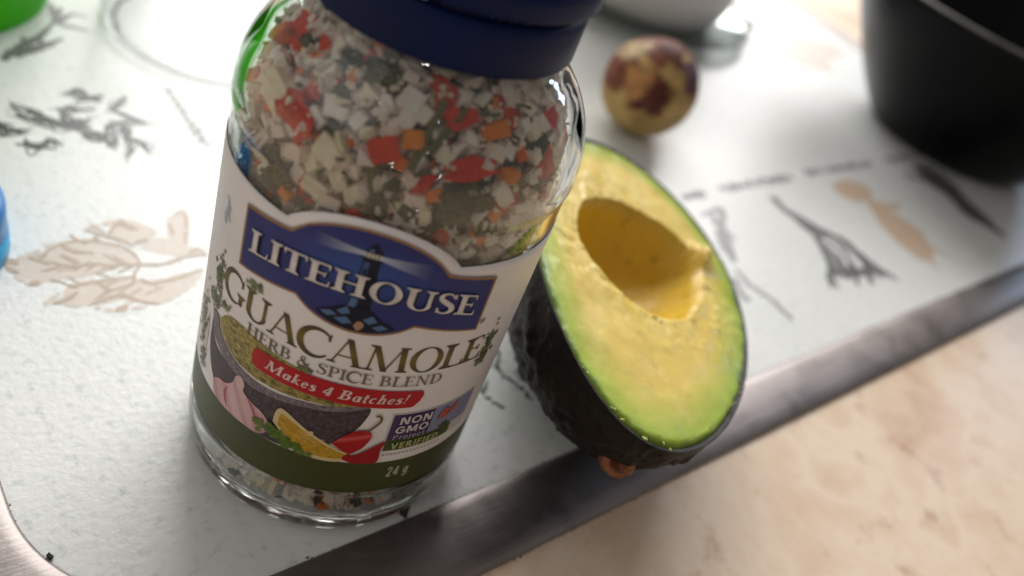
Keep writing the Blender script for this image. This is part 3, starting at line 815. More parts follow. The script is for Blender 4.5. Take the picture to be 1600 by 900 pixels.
p.build('subtitle_lettering', PRINT)
p = Print(5)
rb = []
for u in np.linspace(-12.4, 12.9, 40): rb.append((u, 38.05+.35*(1-((u-.3)/12.6)**2)))
rb += [(13.5, 37.8), (13.75, 37.0), (13.4, 35.6), (12.6, 34.5)]
for u in np.linspace(12.3, -12.0, 40): rb.append((u, 34.35+.1*(1-((u-.3)/12.6)**2)))
rb += [(-12.7, 34.8), (-13.05, 36.0), (-12.9, 37.4)]
p.poly(rb, (0.46, 0.014, 0.022))
p.build('red_strip_print', PRINT)
p = Print(6)
text(p, 'Makes 4 Batches!', serif(.20, .085), -10.6, 11.2, 35.45, 2.0, (0.72, 0.58, 0.55), slant=.22, track=.05)
p.build('red_strip_lettering', PRINT)
# the certification mark
p = Print(2, .004)
p.poly([(9.95, 23.8), (9.95, 32.95), (26.2, 32.95), (26.2, 23.8)], (0.60, 0.56, 0.55), .6)
p.poly([(10.2, 26.6), (10.2, 32.7), (17.3, 32.7), (17.3, 26.6)], (0.075, 0.040, 0.120), .6)
p.poly([(17.3, 26.6), (17.3, 32.7), (26, 32.7), (26, 26.6)], lambda u, v: (0.26+.03*math.sin(u), 0.26, 0.42+.03*math.sin(v)), .6)
p.poly([(10.2, 24.0), (10.2, 26.6), (22.5, 26.6), (22.5, 24.0)], (0.055, 0.085, 0.025), .6)
p.smooth([(18.9, 29.6), (19.3, 31.2), (20.3, 31.3), (20.6, 30.0), (19.9, 29.2)], (0.55, 0.085, 0.02))
p.smooth([(20.6, 30.3), (21.6, 31.8), (22.3, 31.8), (21.9, 30.6), (21.0, 29.9)], (0.50, 0.08, 0.03))
p.ribbon([(18.6, 29.2), (18.8, 31.0), (19.6, 31.9), (20.5, 31.3)], .22, (0.02, 0.015, 0.02)); p.ribbon([(20.4, 29.4), (20.7, 30.6), (21.6, 32.0), (22.5, 32.2)], .2, (0.02, 0.015, 0.02))
for (a, l) in ((0, 1.7), (40, 1.5), (80, 1.6), (120, 1.5), (160, 1.7), (200, 1.2), (320, 1.2)):
    a = math.radians(a); c = (20.6, 26.9)
    p.poly([c, (c[0]+l*.5*math.cos(a-.35), c[1]+l*.5*math.sin(a-.35)), (c[0]+l*math.cos(a), c[1]+l*math.sin(a)), (c[0]+l*.5*math.cos(a+.35), c[1]+l*.5*math.sin(a+.35))], (0.035, 0.075, 0.02))
for q in range(16): p.ribbon([(10.4+q*.68, 22.95), (10.4+q*.68+.42, 22.95)], .28, (0.40, 0.36, 0.34), curve=False)
p.build('certification_print', PRINT)
p = Print(9)
SA = sans(.20)
WHT = (0.62, 0.58, 0.62)
text(p, 'NON', SA, 11.3, 16.9, 30.5, 1.75, WHT, track=.06); text(p, 'GMO', SA, 11.0, 16.8, 28.35, 1.7, WHT, track=.06)
text(p, 'Project', sans(.13), 11.0, 16.6, 26.95, 1.1, (0.42, 0.38, 0.52), track=.08)
text(p, 'VERIFIED', SA, 11.2, 19.9, 24.55, 1.5, (0.44, 0.46, 0.20), track=.08)
p.build('certification_lettering', PRINT)
p = Print(2)
text(p, '24 g', sans(.17), 12.4, 16.4, 16.8, 2.5, (0.52, 0.50, 0.40), track=.1)
p.build('weight_lettering', PRINT)
p = Print(2)
p.strip([(19.6+.55*math.cos(a), 50.9+.55*math.sin(a)) for a in np.linspace(0, 2*PI, 20)], [(19.6+.44*math.cos(a), 50.9+.44*math.sin(a)) for a in np.linspace(0, 2*PI, 20)], (0.16, 0.12, 0.10))
text(p, 'R', SA, 19.38, 19.9, 50.6, .6, (0.16, 0.12, 0.10))
p.build('registered_mark_print', PRINT)

# ------------------------------------------------------------------ dried herb mix inside the jar
mix = empty('dried_herb_mix', (0, 0, 3.2), 'dried mix of onion, red pepper and herb flakes filling the glass jar', 'spice mix')
def flake_mat(name, cols, rough=0.75):
    a = NT(name)
    oi = a.n('ShaderNodeObjectInfo')
    gm = a.n('ShaderNodeNewGeometry')
    add = a.n('ShaderNodeMath', operation='ADD'); a.l(oi, 'Random', add, 0); a.l(gm, 'Random Per Island', add, 1)
    fr = a.n('ShaderNodeMath', operation='FRACT'); a.l(add, 'Value', fr, 0)
    st = [(i/(len(cols)-1), c) for i, c in enumerate(cols)]
    r = a.ramp(fr, 'Value', st)
    no = a.noise(800, 4, .6)
    m = a.ramp(no, 'Fac', [(0.3, (.86, .84, .80)), (0.6, (1, 1, 1))])
    mx = a.n('ShaderNodeMixRGB', blend_type='MULTIPLY', Fac=1.0)
    a.l(r, 'Color', mx, 'Color1'); a.l(m, 'Color', mx, 'Color2'); a.l(mx, 'Color', a.p, 'Base Color')
    a.bump(no, 'Fac', .4, .0004)
    a.set(Roughness=max(.7, rough), Specular_IOR_Level=.12)
    return a.m
FM = {'onion_piece': flake_mat('dried onion', [(0.90, 0.82, 0.74), (0.92, 0.86, 0.77), (0.88, 0.72, 0.66), (0.92, 0.85, 0.62), (0.90, 0.84, 0.79)]),
      'pepper_flake': flake_mat('dried red pepper', [(0.66, 0.030, 0.012), (0.74, 0.07, 0.012), (0.52, 0.018, 0.03)], .5),
      'carrot_piece': flake_mat('dried orange pepper', [(0.84, 0.18, 0.012), (0.86, 0.28, 0.03), (0.76, 0.13, 0.012)], .5),
      'herb_leaf': flake_mat('dried green herb', [(0.06, 0.075, 0.03), (0.11, 0.12, 0.055), (0.16, 0.15, 0.08), (0.045, 0.06, 0.03)]),
      'chive_piece': flake_mat('dried chive', [(0.12, 0.13, 0.04), (0.20, 0.18, 0.07)])}
def hull_chip(dx, dy, dz, n=12, lo=.55):
    bm = bmesh.new()
    for i in range(n):
        p = Vector((random.choice((-1, 1))*random.uniform(lo, 1), random.choice((-1, 1))*random.uniform(lo, 1), random.choice((-1, 1))*random.uniform(lo, 1)))
        bm.verts.new((p.x*dx/2, p.y*dy/2, p.z*dz/2))
    r = bmesh.ops.convex_hull(bm, input=bm.verts)
    bmesh.ops.delete(bm, geom=[e for e in r['geom_interior'] if isinstance(e, bmesh.types.BMVert)], context='VERTS')
    v = [tuple(x.co) for x in bm.verts]; bm.verts.index_update(); f = [tuple(q.index for q in p.verts) for p in bm.faces]
    bm.free(); return v, f
def leaf_chip(L, Wd):
    v, f = [], []
    nx, ny = 5, 4
    cu = random.uniform(-.5, .5); ph = random.random()*6
    wx = [random.uniform(.8, 1.05) for q in range(ny+1)]; wy = [random.uniform(.75, 1.15) for q in range(nx+1)]; cr = [random.gauss(0, .22) for q in range((nx+1)*(ny+1))]
    for s in (0, 1):
        for i in range(nx+1):
            for j in range(ny+1):
                x = (i/nx-.5)*L*wx[j]; w = Wd*(0.35+.65*math.sin(PI*(i+.6)/(nx+1.2)))*wy[i]; y = (j/ny-.5)*w
                v.append((x, y, cu*(x*x+y*y)/L*1.2+.25*math.sin(x*2+ph)*.5+cr[i*(ny+1)+j]-(0.12 if s else 0)))
    n1 = (nx+1)*(ny+1)
    for i in range(nx):
        for j in range(ny):
            a = i*(ny+1)+j
            f += [(a, a+ny+1, a+ny+2, a+1), (n1+a, n1+a+1, n1+a+ny+2, n1+a+ny+1)]
    return v, f
def chive(L, r):
    v, f = [], []
    b = random.uniform(-.15, .15)
    for i in range(5):
        x = (i/4-.5)*L
        for j in range(5):
            a = j*2*PI/5; v.append((x, r*math.cos(a)+b*x*x/L*2, r*.6*math.sin(a)))
    for i in range(4):
        for j in range(5): f.append((i*5+j, i*5+(j+1) % 5, i*5+5+(j+1) % 5, i*5+5+j))
    return v, f
LIB = {'onion_piece': [hull_chip(*(random.uniform(1.5, 2.9), random.uniform(1.4, 2.4), random.uniform(1.2, 2.0)), random.choice((14, 18, 24)), random.choice((.5, .7, .8))) for i in range(26)],
       'pepper_flake': [leaf_chip(random.uniform(3, 5.2), random.uniform(2.2, 3.6)) for i in range(6)]+[hull_chip(2.8, 2.4, 1.2, 12) for i in range(3)],
       'carrot_piece': [hull_chip(random.uniform(1.4, 2.4), random.uniform(1.2, 1.9), random.uniform(1, 1.5), 11) for i in range(5)],
       'herb_leaf': [leaf_chip(random.uniform(2.0, 4.0), random.uniform(1.4, 2.8)) for i in range(9)],
       'chive_piece': [chive(random.uniform(4, 9), random.uniform(.22, .45)) for i in range(7)]}
def pick():
    return random.choices(['onion_piece', 'pepper_flake', 'carrot_piece', 'herb_leaf', 'chive_piece'], [63, 9, 8, 13, 7])[0]
def rin(z):      # radius of the jar's inside at height z
    return float(np.interp(z, [3.0, 3.5, 4.6, 6.5, 67, 71.5, 75, 78, 80.4, 82.6, 85.2, 88], [16, 20.6, 22.5, 23.2, 23.3, 23.2, 22.5, 21.1, 19.4, 17.6, 15.7, 15.2]))
def tang(th, z, r):
    """frame whose z axis points out of the jar"""
    e = 0.5; sl = (rin(min(87, z+e))-rin(max(4.2, z-e)))/(2*e)
    n = Vector((math.cos(th), math.sin(th), -sl)).normalized()
    q = n.to_track_quat('Z', 'Y').to_matrix()
    return q
libmesh = {k: [mesh(k, v, f) for v, f in L] for k, L in LIB.items()}
for k, L in libmesh.items():
    for m in L: m.materials.append(FM[k])
# the pieces one can pick out against the glass, each an object
spots = []
def place_front(n, z0, z1, spread, mind):
    tries = 0; got = 0
    while got < n and tries < n*60:
        tries += 1
        z = random.uniform(z0, z1); th = TH0+random.uniform(-spread, spread)
        p = np.array((rin(z)*math.cos(th), rin(z)*math.sin(th), z))
        if spots and (np.sum((np.array(spots)-p)**2, axis=1) < mind*mind).any(): continue
        spots.append(p); got += 1
        yield th, z
fixed = [('onion_piece', (435, 150), 6.2, 4.6, 3.0), ('pepper_flake', (468, 185), 6.5, 5.0, 0), ('pepper_flake', (600, 238), 4.6, 3.4, 2.2), ('onion_piece', (512, 238), 4.6, 3.6, 2.5),
         ('carrot_piece', (775, 212), 3.6, 2.6, 2.0), ('carrot_piece', (645, 222), 3.0, 2.6, 2.0), ('pepper_flake', (735, 268), 7.5, 3.0, 0), ('chive_piece', (667, 215), 9, .55, 0), ('chive_piece', (700, 210), 7, .55, 0),
         ('pepper_flake', (860, 190), 4.5, 3.0, 0), ('carrot_piece', (795, 277), 2.8, 2.2, 1.6), ('onion_piece', (640, 165), 3.4, 3.2, 2.4), ('carrot_piece', (450, 303), 2.4, 2.0, 1.6), ('pepper_flake', (470, 40), 6, 3.4, 0),
         ('onion_piece', (495, 292), 4.2, 3.0, 2.4), ('onion_piece', (775, 245), 3.2, 2.4, 2.0), ('onion_piece', (462, 235), 3.4, 2.8, 2.2), ('carrot_piece', (440, 55), 3.0, 2.4, 1.6), ('pepper_flake', (880, 250), 4.5, 3.2, 0),
         ('herb_leaf', (400, 280), 4.5, 3.5, 0), ('herb_leaf', (430, 320), 4.0, 3.0, 0), ('herb_leaf', (715, 315), 5.0, 3.2, 0), ('herb_leaf', (850, 232), 4.2, 3.2, 0), ('herb_leaf', (385, 240), 4.0, 3.0, 0), ('pepper_flake', (720, 190), 4.5, 3.4, 0)]
fixed += [('herb_leaf', (random.uniform(372, 452), random.uniform(235, 330)), random.uniform(2.6, 4.2), random.uniform(2, 3.2), 0) for i in range(13)]
fixed += [('herb_leaf', (random.uniform(690, 770), random.uniform(300, 345)), random.uniform(2.6, 4.2), random.uniform(2, 3.2), 0) for i in range(6)]
fixed += [('herb_leaf', (random.uniform(560, 640), random.uniform(60, 140)), random.uniform(2.0, 3.4), random.uniform(1.6, 2.6), 0) for i in range(5)]
def hit_inside(x, y):
    v = ray(x, y); t = 60.0
    while t < 260:
        P = CAM_C+v*t
        if 4 < P[2] < 88 and math.hypot(P[0], P[1]) < rin(P[2])-.2: return P
        t += .15
    return None
count = {}
def add_piece(k, me, P, q):
    o = bpy.data.objects.new(k, me); COL.objects.link(o); o.parent = mix
    o.matrix_local = Matrix.Translation(Vector(P)*MM-mix.location) @ q.to_4x4()
    count[k] = count.get(k, 0)+1
for k, px, L, Wd, D in fixed:
    P = hit_inside(*px)
    if P is None: continue
    th = math.atan2(P[1], P[0]); z = P[2]
    if k == 'chive_piece': v, f = chive(L, Wd)
    elif D == 0: v, f = leaf_chip(L, Wd)
    else: v, f = hull_chip(L*.9, Wd*.9, D, 20)
    m = mesh(k, v, f); m.materials.append(FM[k])
    rr = rin(z)-(D/2 if D else .9)
    ang = random.uniform(-.5, .5)+(1.35 if k == 'chive_piece' else 0)
    q = tang(th, z, rr) @ Matrix.Rotation(ang, 3, 'Z')
    add_piece(k, m, (rr*math.cos(th), rr*math.sin(th), z), q)
    spots.append(np.array((rin(z)*math.cos(th), rin(z)*math.sin(th), z)))
def auto(k, th, z, depth):
    me = random.choice(libmesh[k])
    rr = rin(z)-depth
    q = tang(th, z, rr) @ Matrix.Rotation(random.uniform(0, 2*PI), 3, 'Z') @ Matrix.Rotation(random.gauss(0, .55), 3, 'X')
    add_piece(k, me, (rr*math.cos(th), rr*math.sin(th), z), q)
for th, z in place_front(285, 60.5, 85, 1.5, 1.95): auto(pick(), th, z, random.uniform(1.1, 1.9))
for th, z in place_front(75, 4.4, 12.8, 1.25, 2.3): auto(pick(), th, z, random.uniform(1.1, 1.8))
# everything deeper, and round the back: too many to count
vs, fs, mi = [], [], []
kinds = list(FM)
def bulk(k, P, q, s=1.0):
    v, f = random.choice(LIB[k]); n = len(vs)
    for p in v: vs.append(tuple(Vector(P)+q @ (Vector(p)*s)))
    fs.extend([tuple(n+i for i in g) for g in f]); mi.extend([kinds.index(k)]*len(f))
for i in range(6600):
    z = random.uniform(4.4, 85.5); th = random.uniform(-PI, PI)
    rm = rin(z)-1.3
    r = rm*math.sqrt(random.uniform(.35, 1)) if random.random() < .6 else rm-abs(random.gauss(0, 1.4))
    front = abs((th-TH0+PI) % (2*PI)-PI) < 1.55 and (z > 60 or z < 13)
    if front: r = min(r, rm-.9-random.random()*.8)
    q = Matrix.Rotation(random.uniform(0, 6.3), 3, 'X') @ Matrix.Rotation(random.uniform(0, 6.3), 3, 'Z')
    k = pick()
    if k in ('chive_piece', 'pepper_flake') and r > rm-2: r -= 1.5
    bulk(k, (r*math.cos(th), r*math.sin(th), z), q)
for i in range(350):      # fine dust and shreds against the glass
    z = random.choice((random.uniform(60.5, 85.3), random.uniform(60.5, 85.3), random.uniform(4.4, 13))); th = TH0+random.uniform(-1.6, 1.6)
    r = rin(z)-.35-random.random()*.9
    q = Matrix.Rotation(random.uniform(0, 6.3), 3, 'X') @ Matrix.Rotation(random.uniform(0, 6.3), 3, 'Z')
    bulk(random.choices(['onion_piece', 'herb_leaf', 'carrot_piece', 'chive_piece'], [72, 18, 3, 7])[0], (r*math.cos(th), r*math.sin(th), z), q, random.uniform(.18, .42))
me = mesh('flake_fill', vs, fs)
for k in kinds: me.materials.append(FM[k])
me.polygons.foreach_set('material_index', mi)
obj('flake_fill', me, None, mix, kind='stuff')

# ------------------------------------------------------------------ avocado half
AC = np.array([65.486, -7.593, 32.56]); AA = np.array([0.73202414, 0.67428811, -0.09734576]); AB = np.array([0.62884983, -0.72372481, -0.28420113]); AN = np.array([0.26208499, -0.14682622, 0.95381])
AL, AW, AK, AD = 112.2, 60.8, 0.184, 30.9
avo = empty('avocado_half', (58, -4, 0), 'halved ripe avocado with empty pit hollow leaning beside the glass jar', 'avocado')
def A3(x, y, z): return tuple(AC+AA*x+AB*y+AN*z)
def outline(t, s=1.0): return (AL/2*math.cos(t)*s, AW/2*math.sin(t)*(1+AK*math.cos(t))*s)
# skin: the rounded back, knobbly, with a cut edge
vs, fs = [], []
NT_, NP = 120, 60
for j in range(NP+1):
    ph = PI*j/NP
    for i in range(NT_+1):
        t = PI*i/NT_
        w = math.sin(t)*(1+AK*math.cos(t))
        x, y, z = AL/2*math.cos(t), AW/2*w*math.cos(ph), -AD*w*math.sin(ph)
        n = Vector((x/(AL/2)**2, y/(AW/2)**2, z/AD**2)); n = n.normalized() if n.length > 0 else Vector((1, 0, 0))
        k = 0.55*noise.noise(Vector((x*.16, y*.16, z*.16)))+.62*fbm(x*.50, y*.50, z*.50, 3)
        k *= min(1, math.sin(ph)*4+.15)
        P = Vector((x, y, z))+n*k
        W = A3(*P)
        vs.append((W[0], W[1], max(W[2], 0.06)))
for j in range(NP):
    for i in range(NT_):
        a = j*(NT_+1)+i
        fs.append((a, a+1, a+NT_+2, a+NT_+1))
# cut edge of the skin, a thin ledge turned inwards
NE = 360
k0 = len(vs)
for i in range(NE):
    t = 2*PI*i/NE
    x, y = outline(t); jag = .16*fbm(math.cos(t)*9, math.sin(t)*9, 1, 3)
    vs.append(A3(x, y, jag*.3)); x, y = outline(t, .992); vs.append(A3(x, y, .02+jag)); x, y = outline(t, .955); vs.append(A3(x, y, -1.5))
for i in range(NE):
    j = (i+1) % NE
    for q in (0, 1): fs.append((k0+3*i+q, k0+3*i+q+1, k0+3*j+q+1, k0+3*j+q))
a = NT('avocado skin')
n1 = a.noise(260, 5, .6); n2 = a.noise(70, 4)
r = a.ramp(n2, 'Fac', [(.3, (0.007, 0.0055, 0.004)), (.6, (0.013, 0.0095, 0.007)), (.8, (0.022, 0.020, 0.008))])
a.l(r, 'Color', a.p, 'Base Color'); a.bump(n1, 'Fac', .55, .0012); a.set(Roughness=.55, Specular_IOR_Level=.2)
obj('skin', mesh('skin', vs, fs, True), a.m, avo)

# flesh: the cut face with the pit hollow
HC = np.array([7.0, -1.0])
hp = [(4.2, -17.9), (17.4, -13.5), (26.6, -3.2), (30.5, 9.5), (27.5, 16.5), (15, 17.6), (1, 14.6), (-10.5, 9.8), (-16.6, -0.5), (-15.9, -8.7), (-10, -14.8), (-3, -17.6)]
ha = np.array([math.atan2(y-HC[1], x-HC[0]) for x, y in hp]); hr = np.array([math.hypot(x-HC[0], y-HC[1]) for x, y in hp])
o = np.argsort(ha); ha, hr = ha[o], hr[o]
ha3 = np.concatenate([ha-2*PI, ha, ha+2*PI]); hr3 = np.tile(hr, 3)
def hole_r(a):
    s = 0.0; W = 0
    for d in np.linspace(-.22, .22, 7): s += np.interp(a+d, ha3, hr3)
    return s/7
ot = np.linspace(0, 2*PI, 1440, endpoint=False)
ox = AL/2*np.cos(ot)*.984; oy = AW/2*np.sin(ot)*(1+AK*np.cos(ot))*.984
oa = np.arctan2(oy-HC[1], ox-HC[0]); orr = np.hypot(ox-HC[0], oy-HC[1]); oo = np.argsort(oa)
oa3 = np.concatenate([oa[oo]-2*PI, oa[oo], oa[oo]+2*PI]); or3 = np.tile(orr[oo], 3)
NA = 300
rin_s = np.linspace(0, 1, 26); rout_s = np.linspace(0, 1, 58)[1:]
vs, fs, colr = [], [], []
GRN_D = np.array((0.12, 0.20, 0.015)); GRN = np.array((0.34, 0.44, 0.035)); YEL = np.array((0.71, 0.52, 0.105)); HOL = np.array((0.66, 0.41, 0.014)); PALE = np.array((0.75, 0.60, 0.20))
def face_h(x, y):
    h = .40*fbm(x*.08, y*.08, 5, 2)+.05*fbm(x*.4+y*.2, y*.4-x*.1, 8, 2)
    s = x*.45+y*.9                                    # knife and spoon marks run across
    h += .12*noise.noise(Vector((s*.35, (x*.9-y*.45)*.07, 2)))
    h += .55*math.exp(-(((x+22)*.7+(y+3)*.7)**2/2.2**2+((x+22)*.7-(y+3)*.7)**2/10**2))
    h -= .5*math.exp(-(((x+33)*.45+(y-4)*.9)**2/1.1**2+((x+33)*.9-(y-4)*.45)**2/11**2))
    h += 3.4*math.exp(-((x-27)**2/4.6**2+(y-18.2)**2/2.6**2))
    rr_ = math.hypot(x-HC[0], y-HC[1])/24.0
    h += .38*math.exp(-((rr_-1.05)/.33)**2)*max(-.3, fbm(x*.28, y*.28, 12, 3))*(1.0 if x < 14 else .5)
    h += .2*max(0, fbm(x*.16+4, y*.16, 14, 3))
    return h
edge_d = None
for j, s in enumerate(list(rin_s)+list(rout_s)):
    inside = j < len(rin_s)
    for i in range(NA):
        a = -PI+2*PI*i/NA
        hr_ = hole_r(a)*(1+.022*fbm(math.cos(a)*5, math.sin(a)*5, 2, 4)); orad = float(np.interp(a, oa3, or3))
        if inside:
            r = hr_*s
            x, y = HC[0]+r*math.cos(a), HC[1]+r*math.sin(a)
            prof_ = (max(0, 1-s**2.4))**.55
            h = -15.5*prof_+.5*fbm(x*.13, y*.13, 20, 3)*min(1, (1-s)*4)+face_h(x, y)*s**6
            c = HOL*(1-.55*s**8)+YEL*.55*s**8
            sp = fbm(x*.35, y*.35, 31, 3)
            if sp > .55: c = c*(1-min(.4, (sp-.55)*1.4))
        else:
            r = hr_+(orad-hr_)*s
            x, y = HC[0]+r*math.cos(a), HC[1]+r*math.sin(a)
            h = face_h(x, y)*(1 if s < .9 else max(0, 1-(s-.9)/.1*.6))
            d = (orad-r)*.85                              # mm to the skin, roughly
            d += .9*fbm(x*.16, y*.16, 40, 3)
            if s > .93: h += .5*fbm(x*1.1, y*1.1, 6, 2)-1.6*((s-.93)/.07)**3
            e = 6.6+4.5*min(1, max(0, (-x-8)/30))
            g1 = min(1, max(0, (d-.4)/1.6)); g2 = min(1, max(0, (d-2.0)/e))
            c = GRN_D+(GRN-GRN_D)*g1; c = c+(YEL-c)*g2**1.15
            pl = max(0, fbm(x*.10, y*.13, 50, 2)); c = c+(PALE-c)*min(.6, pl*1.0)*g2
            dn_ = noise.noise(Vector((x*.8, y*.30, 60)))
            if dn_ > .45 and x < -34: c = c*(1-.25*(dn_-.45)/.4)
        vs.append(A3(x, y, h)); colr.append((*c, 1.0))
M_ = len(rin_s)+len(rout_s)
for j in range(1, M_-1):
    for i in range(NA):
        k = (i+1) % NA
        fs.append((j*NA+i, (j+1)*NA+i, (j+1)*NA+k, j*NA+k))
vs.append(A3(HC[0], HC[1], -15.5)); colr.append((*HOL, 1)); ctr = len(vs)-1
for i in range(NA): fs.append((ctr, NA+i, NA+(i+1) % NA))
a = NT('avocado flesh')
at = a.n('ShaderNodeAttribute', attribute_name='ink')
n1 = a.noise(240, 4, .55); n2 = a.noise(75, 3, .6)
a.l(a.ramp(n2, 'Fac', [(.38, (.30,)*3), (.56, (.52,)*3)]), 'Color', a.p, 'Roughness')
m = a.ramp(n1, 'Fac', [(.3, (.96, .95, .90)), (.65, (1, 1, 1))])
mx = a.n('ShaderNodeMixRGB', blend_type='MULTIPLY', Fac=1.0)
a.l(at, 'Color', mx, 'Color1'); a.l(m, 'Color', mx, 'Color2'); a.l(mx, 'Color', a.p, 'Base Color')
a.bump(n1, 'Fac', .22, .0012)
a.set(Roughness=.45, Specular_IOR_Level=.32, Subsurface_Weight=.2, Subsurface_Scale=.003)
a.p.inputs['Subsurface Radius'].default_value = (1.0, .7, .2)
FLESH = a.m
me = mesh('flesh', vs, fs, True)
at = me.attributes.new('ink', 'FLOAT_COLOR', 'POINT'); at.data.foreach_set('color', [x for c in colr for x in c])
obj('flesh', me, FLESH, avo)
# ragged crumbs of flesh along the cut edge and round the hollow
vs, fs, colr = [], [], []
def bit(x, y, z, s, c):
    v, f = hull_chip(s, s*random.uniform(.5, .9), s*.38, 9); n = len(vs); a = random.random()*6
    q = Matrix.Rotation(a, 3, 'Z')
    for p in v:
        p = q @ Vector(p); vs.append(A3(x+p.x, y+p.y, z+p.z)); colr.append((*c, 1))
    fs.extend([tuple(n+i for i in g) for g in f])
for i in range(170):
    t = random.uniform(0, 2*PI)
    if noise.noise(Vector((math.cos(t)*6, math.sin(t)*6, 3))) < -.1: continue
    s = random.uniform(.93, .985); x, y = outline(t, s)
    bit(x, y, random.uniform(-.25, .05), random.choice((.35, .5, .7, 1.0)), random.choice(((.40, .46, .12), (.50, .54, .24), (.30, .36, .07))))
for i in range(46):
    a_ = random.uniform(-PI, PI); r = hole_r(a_)+random.uniform(.1, 1.6); x, y = HC[0]+r*math.cos(a_), HC[1]+r*math.sin(a_)
    bit(x, y, face_h(x, y)-.08, random.choice((.8, 1.2, 1.7)), (.70, .54, .13))
for i in range(0):
    x = random.uniform(-45, 5); y = random.uniform(-22, 16)
    if math.hypot(x-HC[0], y-HC[1]) < 26 or (x/54)**2+(y/24)**2 > 1: continue
    bit(x, y, face_h(x, y), random.choice((.5, .8)), (.64, .52, .18))
me = mesh('flesh_crumbs', vs, fs)
at = me.attributes.new('ink', 'FLOAT_COLOR', 'POINT'); at.data.foreach_set('color', [x for c in colr for x in c])
obj('flesh_crumbs', me, FLESH, avo, kind='stuff')
# stem nub on the skin
v0 = ray(965, 721); best = None
for i in range(0, 121):
    t = PI*i/120
    for j in range(61):
        ph = PI*j/60; w = math.sin(t)*(1+AK*math.cos(t))
        P = np.array(A3(AL/2*math.cos(t), AW/2*w*math.cos(ph), -AD*w*math.sin(ph))); d = P-CAM_C
        off = np.linalg.norm(d-v0*(d@v0)); sc = off+.02*(d@v0)
        if best is None or sc < best[0]: best = (sc, P)
NP_ = best[1]; nd = Vector(tuple(NP_-(AC-AN*8))).normalized(); nd = (nd-Vector(tuple(AA))*.6).normalized()
nd = (nd+Vector(tuple(-v0))*.45).normalized()
Q = nd.to_track_quat('Z', 'Y').to_matrix()
prof_n = [(0, -.5), (.6, -.5), (1.1, .1), (1.8, .8), (2.5, .9), (3.1, .5), (3.3, -.3), (3.2, -2)]
v, f = lathe(smooth_prof(prof_n, 3), 28, wob=lambda a, j, r, z: .35*fbm(math.cos(a)*1.6, math.sin(a)*1.6, r, 3)*min(1, r))
me = mesh('stem_nub', [tuple(Vector(tuple(NP_))+Q @ Vector((p[0], p[1]*.78, p[2]))) for p in v], f, True)
a = NT('stem scar'); n1 = a.noise(420, 4)
r = a.ramp(n1, 'Fac', [(.32, (0.05, 0.013, 0.006)), (.5, (0.21, 0.065, 0.02)), (.7, (0.33, 0.14, 0.055))]); a.l(r, 'Color', a.p, 'Base Color'); a.bump(n1, 'Fac', .5, .001); a.set(Roughness=.6)
obj('stem_nub', me, a.m, avo)

# ------------------------------------------------------------------ avocado seed
SEED_C = np.array([169.3, 85.8, 17.3]); SR = 17.2
seed = empty('avocado_seed', (169.3, 85.8, 0), 'round brown and cream avocado seed lying on the cutting board', 'seed')
vs, fs, colr = [], [], []
# colour patches of the torn seed coat, as directions on the ball; PUR paints in the bluish window tint on its dim right side
rt, dw, fo = CAM_R
def sd(px, py):
    x, y = (px-1015)/74, (py-135)/74
    z = math.sqrt(max(0, 1-x*x-y*y)); v = rt*x+dw*y-fo*z
    return v/np.linalg.norm(v)
BRN = np.array((0.185, 0.050, 0.026)); CRM = np.array((0.44, 0.29, 0.105)); DRK = np.array((0.085, 0.020, 0.012)); ORG = np.array((0.42, 0.19, 0.07)); PUR = np.array((0.10, 0.045, 0.06)); PIN = np.array((0.52, 0.38, 0.21))
patches = [(sd(1025, 80), .62, BRN), (sd(960, 115), .50, BRN), (sd(985, 90), .26, PIN), (sd(1075, 130), .38, PUR), (sd(1015, 165), .34, DRK), (sd(990, 160), .22, DRK), (sd(985, 145), .24, ORG), (sd(1045, 95), .25, DRK), (np.array((.5, .5, .7)), .8, BRN), (np.array((.8, .1, -.3)), .5, BRN)]
NLa, NLo = 64, 96
for i in range(NLa+1):
    la = -PI/2+PI*i/NLa
    for j in range(NLo):
        lo = 2*PI*j/NLo
        d = np.array((math.cos(la)*math.cos(lo), math.cos(la)*math.sin(lo), math.sin(la)))
        r = SR*(1+.02*fbm(*(d*1.8), 3))*(1+.05*max(0, .7*d[2]+.7*d[0])**3)
        vs.append(tuple(SEED_C+d*r))
        c = CRM*(0.9+.3*fbm(*(d*2.5+5), 3))
        for pd, rad, pc in patches:
            q = math.acos(max(-1, min(1, float(d@pd)/np.linalg.norm(pd))))+.22*fbm(*(d*3.6+9), 5)
            m = min(1, max(0, (rad+.10-q)/.13)); c = c+(pc*(.9+.4*fbm(*(d*6), 3))-c)*m
        colr.append((*np.clip(c*1.25, .01, 1), 1))
for i in range(NLa):
    for j in range(NLo):
        k = (j+1) % NLo
        fs.append((i*NLo+j, i*NLo+k, (i+1)*NLo+k, (i+1)*NLo+j))
me = mesh('seed_body', vs, fs, True)
at = me.attributes.new('ink', 'FLOAT_COLOR', 'POINT'); at.data.foreach_set('color', [float(x) for c in colr for x in c])
obj('seed_body', me, attr_mat('seed coat', .55, .25, 260), seed)

